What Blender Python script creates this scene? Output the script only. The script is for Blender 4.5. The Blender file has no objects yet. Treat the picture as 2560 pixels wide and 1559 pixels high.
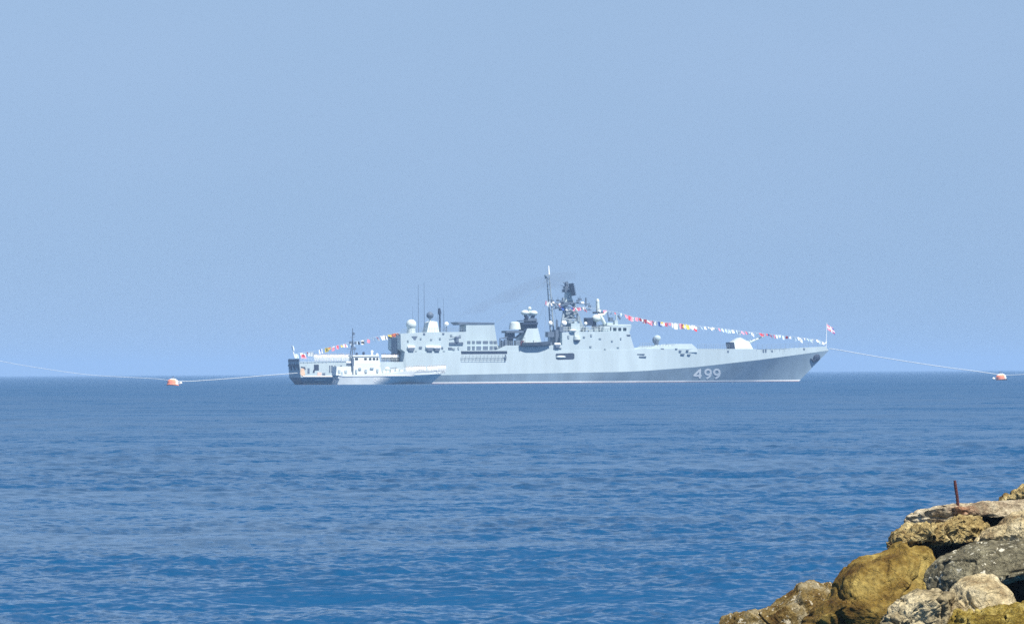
import bpy, bmesh, math, random
import numpy as np
from mathutils import Vector, Matrix, noise
from mathutils.bvhtree import BVHTree

random.seed(7)
rng = np.random.default_rng(11)
sc = bpy.context.scene
COL = sc.collection
R = math.radians

# ------------------------------------------------------------------ camera
EYE = 2.5
FPX = 11000.0            # focal length in pixels of the 2560-wide photograph
cd = bpy.data.cameras.new("camera")
cd.sensor_width = 36.0
cd.lens = FPX / 2560.0 * 36.0
cd.clip_start = 1.0
cd.clip_end = 60000.0
cam = bpy.data.objects.new("camera", cd)
COL.objects.link(cam)
CAM = Matrix.Rotation(R(90) + math.atan(150.5 / FPX), 4, 'X') @ Matrix.Rotation(R(-0.33), 4, 'Z')
CAM.translation = Vector((0, 0, EYE))
cam.matrix_world = CAM
sc.camera = cam
CAM3 = CAM.to_3x3()

# ------------------------------------------------------------------ sky, sun, exposure
SUN_EL, SUN_AZ = 57.0, 138.0          # azimuth clockwise from +Y (camera looks along +Y)
world = bpy.data.worlds.new("World")
sc.world = world
world.use_nodes = True
nt = world.node_tree
bg = nt.nodes['Background']
sky = nt.nodes.new('ShaderNodeTexSky')
sky.sky_type = 'NISHITA'
sky.sun_disc = False
sky.sun_elevation = R(SUN_EL)
sky.sun_rotation = R(SUN_AZ)
sky.air_density = 1.0
sky.dust_density = 0.0
sky.ozone_density = 3.0
tc = nt.nodes.new('ShaderNodeTexCoord')
sep = nt.nodes.new('ShaderNodeSeparateXYZ')
mx = nt.nodes.new('ShaderNodeMath'); mx.operation = 'SMOOTH_MAX'
mx.inputs[1].default_value = 0.16; mx.inputs[2].default_value = 0.10
cmb = nt.nodes.new('ShaderNodeCombineXYZ')
nt.links.new(tc.outputs['Generated'], sep.inputs[0])
nt.links.new(sep.outputs[0], cmb.inputs[0]); nt.links.new(sep.outputs[1], cmb.inputs[1])
nt.links.new(sep.outputs[2], mx.inputs[0]); nt.links.new(mx.outputs[0], cmb.inputs[2])
nt.links.new(cmb.outputs[0], sky.inputs[0])
tint = nt.nodes.new('ShaderNodeMix'); tint.data_type = 'RGBA'; tint.blend_type = 'MULTIPLY'
tint.inputs[0].default_value = 1.0
nt.links.new(sky.outputs[0], tint.inputs[6])
tint.inputs[7].default_value = (1.06, 1.0, 1.02, 1)
smp = nt.nodes.new('ShaderNodeMapping'); smp.inputs['Scale'].default_value = (9, 9, 22)
snz = nt.nodes.new('ShaderNodeTexNoise'); snz.inputs['Scale'].default_value = 1.0; snz.inputs['Detail'].default_value = 4
srm = nt.nodes.new('ShaderNodeMapRange'); srm.inputs[1].default_value = 0.35; srm.inputs[2].default_value = 0.75; srm.inputs[3].default_value = 0.0; srm.inputs[4].default_value = 0.22
thin = nt.nodes.new('ShaderNodeMix'); thin.data_type = 'RGBA'
nt.links.new(tc.outputs['Generated'], smp.inputs[0]); nt.links.new(smp.outputs[0], snz.inputs[0]); nt.links.new(snz.outputs[0], srm.inputs[0])
nt.links.new(srm.outputs[0], thin.inputs[0]); nt.links.new(tint.outputs[2], thin.inputs[6]); thin.inputs[7].default_value = (3.9, 5.2, 7.6, 1)
nt.links.new(thin.outputs[2], bg.inputs[0])
bg.inputs[1].default_value = 0.0555
ld = bpy.data.lights.new("sun", 'SUN')
ld.energy = 4.2
ld.angle = R(0.53)
ld.color = (1.0, 0.95, 0.86)
sun = bpy.data.objects.new("sun", ld)
COL.objects.link(sun)
sd = Vector((math.sin(R(SUN_AZ)) * math.cos(R(SUN_EL)), math.cos(R(SUN_AZ)) * math.cos(R(SUN_EL)), math.sin(R(SUN_EL))))
sun.rotation_euler = sd.to_track_quat('Z', 'Y').to_euler()
vs = sc.view_settings
vs.view_transform = 'Standard'
vs.look = 'None'
vs.exposure = 1.0
vs.gamma = 1.0
sc.cycles.use_denoising = False
sc.cycles.max_bounces = 8
sc.cycles.volume_bounces = 1
sc.cycles.caustics_reflective = False
sc.cycles.caustics_refractive = False

# ------------------------------------------------------------------ helpers
def ray(x, y):
    return (CAM3 @ Vector(((x - 1280.0) / FPX, (779.5 - y) / FPX, -1.0))).normalized()

def at(x, y, depth):
    """World point seen at photo pixel (x, y) on the vertical plane Y = depth."""
    d = ray(x, y)
    return Vector((0, 0, EYE)) + d * (depth / d.y)

class MB:
    """Collects shapes for ONE mesh object."""
    def __init__(s):
        s.v, s.f, s.m, s.g = [], [], [], []
    def add(s, vs_, fs, mi=0):
        o = len(s.v); s.g.append((o, o + len(vs_), len(s.f), len(s.f) + len(fs)))
        s.v += [tuple(p) for p in vs_]
        for f in fs:
            s.f.append(tuple(i + o for i in f)); s.m.append(mi)
        return s
    def box(s, x0, x1, y0, y1, z0, z1, mi=0):
        v = [(x, y, z) for z in (z0, z1) for y in (y0, y1) for x in (x0, x1)]
        return s.add(v, [(0, 2, 3, 1), (4, 5, 7, 6), (0, 1, 5, 4), (2, 6, 7, 3), (0, 4, 6, 2), (1, 3, 7, 5)], mi)
    def prism(s, pts, near, far, mi=0):
        """Side outline pts [(s, z)] spanned between the y functions near(z) and far(z)."""
        a = sum(p[0] * q[1] - q[0] * p[1] for p, q in zip(pts, pts[1:] + pts[:1]))
        if a < 0:
            pts = pts[::-1]
        n = len(pts)
        v = [(x, near(z), z) for x, z in pts] + [(x, far(z), z) for x, z in pts]
        fs = [tuple(range(n)), tuple(range(2 * n - 1, n - 1, -1))]
        fs += [((i + 1) % n, i, n + i, n + (i + 1) % n) for i in range(n)]
        return s.add(v, fs, mi)
    def cyl(s, p0, p1, r0, r1=None, n=12, mi=0):
        p0, p1 = Vector(p0), Vector(p1)
        r1 = r0 if r1 is None else r1
        ax = (p1 - p0).normalized()
        a = ax.orthogonal().normalized(); b = ax.cross(a)
        v = [p + (a * math.cos(t) + b * math.sin(t)) * r for p, r in ((p0, r0), (p1, r1)) for t in (2 * math.pi * k / n for k in range(n))]
        fs = [(i, (i + 1) % n, n + (i + 1) % n, n + i) for i in range(n)] + [tuple(range(n - 1, -1, -1)), tuple(range(n, 2 * n))]
        return s.add(v, fs, mi)
    def ball(s, c, rx, ry=None, rz=None, nu=16, nv=10, mi=0, v0=0.0):
        ry = rx if ry is None else ry; rz = rx if rz is None else rz
        v, fs = [], []
        for j in range(nv + 1):
            ph = math.pi * (v0 + (1 - v0) * j / nv)
            for i in range(nu):
                t = 2 * math.pi * i / nu
                v.append((c[0] + rx * math.sin(ph) * math.cos(t), c[1] + ry * math.sin(ph) * math.sin(t), c[2] - rz * math.cos(ph)))
        for j in range(nv):
            for i in range(nu):
                k = (i + 1) % nu
                fs.append((j * nu + i, j * nu + k, (j + 1) * nu + k, (j + 1) * nu + i))
        return s.add(v, fs, mi)
    def tube(s, pts, r, n=6, mi=0):
        pts = [Vector(p) for p in pts]
        rs = r if isinstance(r, (list, tuple)) else [r] * len(pts)
        v, fs, prev = [], [], None
        for i, p in enumerate(pts):
            t = (pts[min(i + 1, len(pts) - 1)] - pts[max(i - 1, 0)]).normalized()
            a = t.orthogonal().normalized() if prev is None else (prev - t * prev.dot(t)).normalized()
            prev = a; b = t.cross(a)
            v += [p + (a * math.cos(2 * math.pi * k / n) + b * math.sin(2 * math.pi * k / n)) * rs[i] for k in range(n)]
        for i in range(len(pts) - 1):
            for k in range(n):
                fs.append((i * n + k, i * n + (k + 1) % n, (i + 1) * n + (k + 1) % n, (i + 1) * n + k))
        fs += [tuple(range(n - 1, -1, -1)), tuple(range((len(pts) - 1) * n, len(pts) * n))]
        return s.add(v, fs, mi)
    def build(s, name, mats, parent=None, smooth=False, label=None):
        me = bpy.data.meshes.new(name)
        me.from_pydata(s.v, [], s.f)
        for m in (mats if isinstance(mats, (list, tuple)) else [mats]):
            me.materials.append(m)
        me.polygons.foreach_set('material_index', s.m)
        if smooth:
            me.polygons.foreach_set('use_smooth', [True] * len(s.f))
            me.set_sharp_from_angle(angle=R(40))
        me.update()
        o = bpy.data.objects.new(name, me)
        COL.objects.link(o)
        if parent is not None:
            o.parent = parent
        if label:
            o['label'] = label
        return o

def build_each(mb, name, mats, parent=None, smooth=False):
    """Every added shape becomes an object of its own."""
    for v0, v1, f0, f1 in mb.g:
        b = MB().add(mb.v[v0:v1], [tuple(i - v0 for i in f) for f in mb.f[f0:f1]])
        b.build(name, mats, parent, smooth)

def tag(o, label=None, cat=None, group=None, kind=None):
    if label: o['label'] = label
    if cat: o['category'] = cat
    if group: o['group'] = group
    if kind: o['kind'] = kind
    return o

def empty(name, loc, rz=0.0):
    o = bpy.data.objects.new(name, None)
    COL.objects.link(o)
    o.location = loc; o.rotation_euler = (0, 0, rz)
    o.empty_display_size = 0.5
    return o

def mat(name, col, rough=0.6, var=0.0, scale=0.5, metal=0.0, spec=0.3, streak=False, bump=0.0):
    m = bpy.data.materials.new(name); m.use_nodes = True
    t = m.node_tree; p = t.nodes['Principled BSDF']
    p.inputs['Base Color'].default_value = (*col, 1); p.inputs['Roughness'].default_value = rough
    p.inputs['Metallic'].default_value = metal
    p.inputs['Specular IOR Level'].default_value = spec
    if var > 0:
        c = t.nodes.new('ShaderNodeTexCoord'); mp = t.nodes.new('ShaderNodeMapping')
        mp.inputs['Scale'].default_value = (scale, scale, scale * (0.12 if streak else 1))
        nz = t.nodes.new('ShaderNodeTexNoise'); nz.inputs['Detail'].default_value = 5
        nz.inputs['Scale'].default_value = 1.0
        rp = t.nodes.new('ShaderNodeValToRGB')
        rp.color_ramp.elements[0].position = 0.3; rp.color_ramp.elements[1].position = 0.7
        rp.color_ramp.elements[0].color = (*[c_ * (1 - var) for c_ in col], 1)
        rp.color_ramp.elements[1].color = (*[min(1, c_ * (1 + var)) for c_ in col], 1)
        t.links.new(c.outputs['Object'], mp.inputs[0]); t.links.new(mp.outputs[0], nz.inputs[0])
        t.links.new(nz.outputs[0], rp.inputs[0]); t.links.new(rp.outputs[0], p.inputs['Base Color'])
    return m

# ------------------------------------------------------------------ sea: one sheet from the shore to the horizon
def build_sea():
    ds = list(np.geomspace(1.5, 30, 30)[:-1])
    d = 30.0
    while d < 12000:
        ds.append(d)
        d += min(d * d * 0.28 / (4400 * EYE), d * 0.0065)
    ds = np.array(ds)
    fine = np.linspace(R(-8.6), R(8.6), 880)
    left = np.linspace(R(-180), R(-8.6), 60)[:-1]
    right = np.linspace(R(8.6), R(180), 60)[1:-1]
    th = np.concatenate([left, fine, right])
    nr, nc = len(ds), len(th)
    D, T = np.meshgrid(ds, th, indexing='ij')
    X = D * np.sin(T); Y = D * np.cos(T)
    step = np.gradient(ds)[:, None] * np.ones_like(D)
    step = np.maximum(step, np.where(np.abs(T) < R(8.7), 0, D * 0.05))
    Z = np.zeros_like(X)
    # gusts: slow change of how rough the surface is
    g = np.zeros_like(X)
    for k in range(14):
        lam = rng.uniform(9, 60); a = rng.uniform(0, 2 * math.pi); ph = rng.uniform(0, 6.28)
        g += np.sin((X * math.cos(a) * 0.5 + Y * math.sin(a)) * 2 * math.pi / lam + ph)
    g = np.clip(1 + 0.36 * g / math.sqrt(7), 0.35, 1.8)
    N = 230
    lams = np.geomspace(0.11, 8.0, N)
    for lam in lams:
        a = R(94) + rng.normal(0, R(70 if lam < 1.2 else 42)); ph = rng.uniform(0, 6.28)
        k = 2 * math.pi / lam
        slope = 0.028 * (1.0 if lam < 0.45 else (0.45 / lam) ** 0.68)
        amp = slope / k
        w = np.clip((lam / (1.3 * step) - 0.6) / 0.8, 0, 1)
        rows = np.nonzero(w.max(axis=1) > 0)[0]
        if len(rows) == 0: continue
        r0, r1 = rows[0], rows[-1] + 1
        q = k * (X[r0:r1] * math.cos(a) + Y[r0:r1] * math.sin(a)) + ph
        Z[r0:r1] += w[r0:r1] * amp * (g[r0:r1] if lam < 2.5 else 1.0) * (np.sin(q) + 0.18 * np.cos(2 * q))
    co = np.stack([X, Y, Z], -1).reshape(-1, 3)
    idx = np.arange(nr * nc).reshape(nr, nc)
    nxt = np.roll(idx, -1, axis=1)
    quads = np.stack([idx[:-1], nxt[:-1], nxt[1:], idx[1:]], -1).reshape(-1, 4)[:, ::-1]
    me = bpy.data.meshes.new("sea")
    nq = len(quads)
    me.vertices.add(len(co)); me.vertices.foreach_set('co', co.astype(np.float32).ravel())
    me.loops.add(nq * 4); me.loops.foreach_set('vertex_index', quads.astype(np.int32).ravel())
    me.polygons.add(nq)
    me.polygons.foreach_set('loop_start', np.arange(0, nq * 4, 4, dtype=np.int32))
    me.polygons.foreach_set('use_smooth', np.ones(nq, dtype=bool))
    me.update(calc_edges=True)
    o = bpy.data.objects.new("sea", me); COL.objects.link(o)
    m = bpy.data.materials.new("sea_water"); m.use_nodes = True
    t = m.node_tree; p = t.nodes['Principled BSDF']
    p.inputs['Base Color'].default_value = (0.005, 0.057, 0.145, 1)
    p.inputs['Roughness'].default_value = 0.3
    p.inputs['IOR'].default_value = 1.54
    p.inputs['Specular Tint'].default_value = (0.83, 0.98, 1.0, 1)
    c = t.nodes.new('ShaderNodeTexCoord')
    # the open water is rougher than the lee of the breakwater
    ln = t.nodes.new('ShaderNodeVectorMath'); ln.operation = 'LENGTH'; t.links.new(c.outputs['Object'], ln.inputs[0])
    lg = t.nodes.new('ShaderNodeMath'); lg.operation = 'LOGARITHM'; lg.inputs[1].default_value = 10; t.links.new(ln.outputs['Value'], lg.inputs[0])
    mr = t.nodes.new('ShaderNodeMapRange'); mr.inputs[1].default_value = 1.6; mr.inputs[2].default_value = 2.9; mr.inputs[3].default_value = 0.09; mr.inputs[4].default_value = 0.37
    t.links.new(lg.outputs[0], mr.inputs[0]); t.links.new(mr.outputs[0], p.inputs['Roughness'])
    def nz(sx, sy, scale, det):
        mp = t.nodes.new('ShaderNodeMapping'); mp.inputs['Scale'].default_value = (sx, sy, 1)
        n = t.nodes.new('ShaderNodeTexNoise'); n.inputs['Scale'].default_value = scale; n.inputs['Detail'].default_value = det
        t.links.new(c.outputs['Object'], mp.inputs[0]); t.links.new(mp.outputs[0], n.inputs[0])
        return n
    # ripples too small for the mesh: random tilt of the surface at several sizes
    ge = t.nodes.new('ShaderNodeNewGeometry')
    acc = ge.outputs['Normal']
    for sx, sy, scale, det, rough_, k in ((1.0, 1.0, 8.0, 2.0, 0.6, 0.7), (0.9, 1.0, 3.2, 3.0, 0.65, 1.0), (0.8, 1.0, 0.9, 4.0, 0.75, 0.45), (0.5, 1.0, 0.28, 4.0, 0.75, 0.35), (0.35, 1.0, 0.08, 5.0, 0.8, 1.35)):
        n = nz(sx, sy, scale, det); n.inputs['Roughness'].default_value = rough_
        sb = t.nodes.new('ShaderNodeVectorMath'); sb.operation = 'SUBTRACT'; sb.inputs[1].default_value = (0.5, 0.5, 0.5)
        t.links.new(n.outputs[1], sb.inputs[0])
        ml = t.nodes.new('ShaderNodeVectorMath'); ml.operation = 'MULTIPLY'; ml.inputs[1].default_value = (k, k, 0)
        t.links.new(sb.outputs[0], ml.inputs[0])
        ad = t.nodes.new('ShaderNodeVectorMath'); ad.operation = 'ADD'
        t.links.new(acc, ad.inputs[0]); t.links.new(ml.outputs[0], ad.inputs[1]); acc = ad.outputs[0]
    nm = t.nodes.new('ShaderNodeVectorMath'); nm.operation = 'NORMALIZE'
    t.links.new(acc, nm.inputs[0]); t.links.new(nm.outputs[0], p.inputs['Normal'])
    me.materials.append(m)
    tag(o, kind='structure')
build_sea()

# ------------------------------------------------------------------ rocks of the breakwater
def rock_mat(name, c1, c2, c3, speck=None, speck_at=0.62, scale=3.0, bump=0.035, off=0.0, stain=None):
    m = bpy.data.materials.new(name); m.use_nodes = True
    t = m.node_tree; p = t.nodes['Principled BSDF']
    p.inputs['Roughness'].default_value = 0.9; p.inputs['Specular IOR Level'].default_value = 0.15
    c = t.nodes.new('ShaderNodeTexCoord')
    def nz(scale, det=8, rough=0.6):
        n = t.nodes.new('ShaderNodeTexNoise'); n.inputs['Scale'].default_value = scale
        n.inputs['Detail'].default_value = det; n.inputs['Roughness'].default_value = rough
        mp = t.nodes.new('ShaderNodeMapping'); mp.inputs['Location'].default_value = (off, off * 0.7, off * 1.3)
        t.links.new(c.outputs['Object'], mp.inputs[0]); t.links.new(mp.outputs[0], n.inputs[0])
        return n
    def ramp(n, stops):
        r = t.nodes.new('ShaderNodeValToRGB')
        e = r.color_ramp.elements
        e[0].position, e[0].color = stops[0][0], (*stops[0][1], 1)
        e[1].position, e[1].color = stops[-1][0], (*stops[-1][1], 1)
        for pos, col in stops[1:-1]:
            k = e.new(pos); k.color = (*col, 1)
        t.links.new(n.outputs[0], r.inputs[0]); return r
    def mix(fac, a, b, mode='MIX'):
        x = t.nodes.new('ShaderNodeMix'); x.data_type = 'RGBA'; x.blend_type = mode
        if isinstance(fac, float): x.inputs[0].default_value = fac
        else: t.links.new(fac, x.inputs[0])
        for s_, v in ((6, a), (7, b)):
            if isinstance(v, tuple): x.inputs[s_].default_value = (*v, 1)
            else: t.links.new(v, x.inputs[s_])
        return x.outputs[2]
    big = ramp(nz(scale, 6, 0.65), [(0.36, c1), (0.5, c2), (0.64, c3)])
    fine = ramp(nz(scale * 9, 8, 0.7), [(0.3, (0.45, 0.45, 0.45)), (0.7, (1.25, 1.25, 1.25))])
    col = mix(1.0, big.outputs[0], fine.outputs[0], 'MULTIPLY')
    if speck:
        r = ramp(nz(scale * 4.5, 3, 0.5), [(speck_at, (0, 0, 0)), (speck_at + 0.05, (1, 1, 1))])
        col = mix(r.outputs[0], col, speck)
    if stain:                            # rust run from the iron rod
        gp = t.nodes.new('ShaderNodeNewGeometry')
        wv = nz(9.0, 4)
        sv = t.nodes.new('ShaderNodeVectorMath'); sv.operation = 'DISTANCE'; sv.inputs[1].default_value = stain
        t.links.new(gp.outputs['Position'], sv.inputs[0])
        sa = t.nodes.new('ShaderNodeMath'); sa.operation = 'MULTIPLY_ADD'; sa.inputs[1].default_value = 0.16
        t.links.new(wv.outputs[0], sa.inputs[0]); t.links.new(sv.outputs['Value'], sa.inputs[2])
        sr = t.nodes.new('ShaderNodeMapRange'); sr.inputs[1].default_value = 0.26; sr.inputs[2].default_value = 0.13; sr.inputs[3].default_value = 0; sr.inputs[4].default_value = 0.6
        t.links.new(sa.outputs[0], sr.inputs[0])
        col = mix(sr.outputs[0], col, (0.30, 0.095, 0.04))
    # dark pits and cracks of the stone
    vo = t.nodes.new('ShaderNodeTexVoronoi'); vo.feature = 'DISTANCE_TO_EDGE'; vo.inputs['Scale'].default_value = scale * 1.3
    wz = nz(scale * 2, 4)
    wm = t.nodes.new('ShaderNodeMix'); wm.data_type = 'RGBA'; wm.blend_type = 'ADD'; wm.inputs[0].default_value = 0.35
    t.links.new(c.outputs['Object'], wm.inputs[6]); t.links.new(wz.outputs[1], wm.inputs[7]); t.links.new(wm.outputs[2], vo.inputs['Vector'])
    t.links.new(col, p.inputs['Base Color'])
    h1 = nz(scale * 6, 10, 0.72)
    ad = t.nodes.new('ShaderNodeMath'); ad.operation = 'MULTIPLY_ADD'
    mr = t.nodes.new('ShaderNodeMapRange'); mr.inputs['From Max'].default_value = 0.05
    t.links.new(vo.outputs['Distance'], mr.inputs[0])
    t.links.new(mr.outputs[0], ad.inputs[0]); ad.inputs[1].default_value = 0.25
    t.links.new(h1.outputs[0], ad.inputs[2])
    bp = t.nodes.new('ShaderNodeBump'); bp.inputs['Strength'].default_value = 1.0; bp.inputs['Distance'].default_value = bump
    t.links.new(ad.outputs[0], bp.inputs['Height']); t.links.new(bp.outputs[0], p.inputs['Normal'])
    return m

def rock(outline, depth, thick, material, label, cen=None, blunt=0.62, rough=0.07, lean=0.0, seed=0, strata=0.0, nu=280, nv=110, chop=18):
    """A boulder whose outline, seen from the shore, is the given one; thick = half its size front to back; lean tips its top away."""
    P = [at(x, y, depth) for x, y in outline]
    P = [(p.x, p.z) for p in P]
    if cen: q = at(cen[0], cen[1], depth); cx, cz = q.x, q.z
    else: cx = sum(p[0] for p in P) / len(P); cz = sum(p[1] for p in P) / len(P)
    # resample the outline by arc length
    n = len(P); L = [math.dist(P[i], P[(i + 1) % n]) for i in range(n)]; tot = sum(L)
    out = []; i = 0; acc = 0.0
    for k in range(nu):
        s = tot * k / nu
        while acc + L[i] < s: acc += L[i]; i += 1
        f = (s - acc) / L[i]; a, b = P[i], P[(i + 1) % n]
        out.append((a[0] + (b[0] - a[0]) * f, a[1] + (b[1] - a[1]) * f))
    for _ in range(3):
        out = [((out[j - 1][0] + 2 * out[j][0] + out[(j + 1) % nu][0]) / 4, (out[j - 1][1] + 2 * out[j][1] + out[(j + 1) % nu][1]) / 4) for j in range(nu)]
    v, fs = [], []
    for j in range(nv + 1):
        ph = math.pi * j / nv - math.pi / 2
        rr = math.cos(ph) ** 0.75 if abs(ph) < math.pi / 2 - 1e-6 else 0.0
        yy = math.copysign(abs(math.sin(ph)) ** (1 / blunt), ph) * thick
        for (x, z) in out:
            dx, dz = x - cx, z - cz
            v.append(Vector((cx + dx * rr, depth + yy + dz * rr * lean, cz + dz * rr)))
    for j in range(nv):
        for k in range(nu):
            l = (k + 1) % nu
            fs.append((j * nu + k, j * nu + l, (j + 1) * nu + l, (j + 1) * nu + k))
    me = bpy.data.meshes.new("boulder")
    cenv = Vector((cx, depth, cz))
    me.from_pydata([tuple(p - cenv) for p in v], [], fs)
    bm = bmesh.new(); bm.from_mesh(me)
    bmesh.ops.remove_doubles(bm, verts=bm.verts, dist=1e-5)
    bmesh.ops.recalc_face_normals(bm, faces=bm.faces)
    rr_ = random.Random(seed * 7 + 3)
    for _ in range(chop):                # broken faces: cut the lump with random planes that face the shore or the sky
        n_ = Vector((rr_.uniform(-.75, .75), -rr_.uniform(.45, 1.0), rr_.uniform(-.45, .75))).normalized()
        far_ = max(vt.co.dot(n_) for vt in bm.verts)
        d_ = far_ * (1 - rr_.uniform(.07, .20))
        for vt in bm.verts:
            e_ = vt.co.dot(n_) - d_
            if e_ > 0: vt.co -= n_ * (e_ * 0.92)
    bm.normal_update()
    so = Vector((seed * 3.17, seed * 1.71, seed * 2.3))
    newco = []
    for vt in bm.verts:
        p = vt.co + so
        h = noise.fractal(p * 1.6, 1.0, 2.1, 3) * 0.8
        h += noise.ridged_multi_fractal(p * 3.5, 0.9, 2.2, 4, 1.0, 2.0) * 0.32 - 0.4
        h += noise.fractal(p * 11, 0.8, 2.2, 4) * 0.28
        vd = noise.voronoi((p + noise.noise_vector(p * 2.5) * 0.12) * 2.6)[0]
        h -= 0.6 * max(0.0, 1 - (vd[1] - vd[0]) / 0.07)
        vd = noise.voronoi((p + noise.noise_vector(p * 6) * 0.05) * 8.0)[0]
        h -= 0.12 * max(0.0, 1 - (vd[1] - vd[0]) / 0.10)
        if strata:
            h += strata * math.sin((p.z + 0.35 * p.x + 0.2 * noise.noise(p * 3)) * 34) * 0.4
        newco.append(vt.co + vt.normal * (h * rough))
    for vt, q in zip(bm.verts, newco): vt.co = q
    bm.to_mesh(me); bm.free()
    me.polygons.foreach_set('use_smooth', [True] * len(me.polygons))
    me.materials.append(material)
    o = bpy.data.objects.new("boulder", me); COL.objects.link(o)
    o.location = cenv
    return tag(o, label, "boulder", "boulders of the breakwater")

M_ALGAE = rock_mat("algae_stone", (0.085, 0.046, 0.010), (0.19, 0.125, 0.028), (0.35, 0.265, 0.08), scale=2.4, off=1)
M_SPECK = rock_mat("speckled_stone", (0.10, 0.055, 0.013), (0.20, 0.14, 0.045), (0.34, 0.29, 0.18), speck=(0.46, 0.41, 0.30), speck_at=0.6, scale=4.2, off=5)
M_CREAM = rock_mat("cream_stone", (0.24, 0.17, 0.085), (0.50, 0.41, 0.235), (0.66, 0.57, 0.37), scale=3.0, off=9)
M_SLAB = rock_mat("slab_stone", (0.22, 0.16, 0.10), (0.50, 0.42, 0.28), (0.68, 0.60, 0.44), scale=4.0, off=41, stain=tuple(at(2402, 1266, 41.55)))
M_LEDGE = rock_mat("yellow_ledge_stone", (0.20, 0.13, 0.045), (0.50, 0.38, 0.16), (0.68, 0.56, 0.29), speck=(0.09, 0.06, 0.03), speck_at=0.62, scale=4.0, bump=0.05, off=13)
M_GREY = rock_mat("lichen_stone", (0.08, 0.07, 0.042), (0.165, 0.148, 0.095), (0.28, 0.255, 0.165), speck=(0.60, 0.57, 0.45), speck_at=0.61, scale=4.2, off=17)
M_DARK = rock_mat("moss_and_shade_stone", (0.015, 0.015, 0.01), (0.04, 0.038, 0.024), (0.12, 0.11, 0.065), scale=4.0, bump=0.06, off=21)  # dark colour is moss, and stands for shade deep between boulders
M_FRONT = rock_mat("weathered_stone", (0.085, 0.068, 0.042), (0.30, 0.245, 0.14), (0.56, 0.48, 0.30), scale=2.2, off=27)
M_MOSS = rock_mat("yellow_algae_stone", (0.11, 0.07, 0.01), (0.27, 0.195, 0.035), (0.48, 0.38, 0.12), scale=5.0, off=33)

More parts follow.
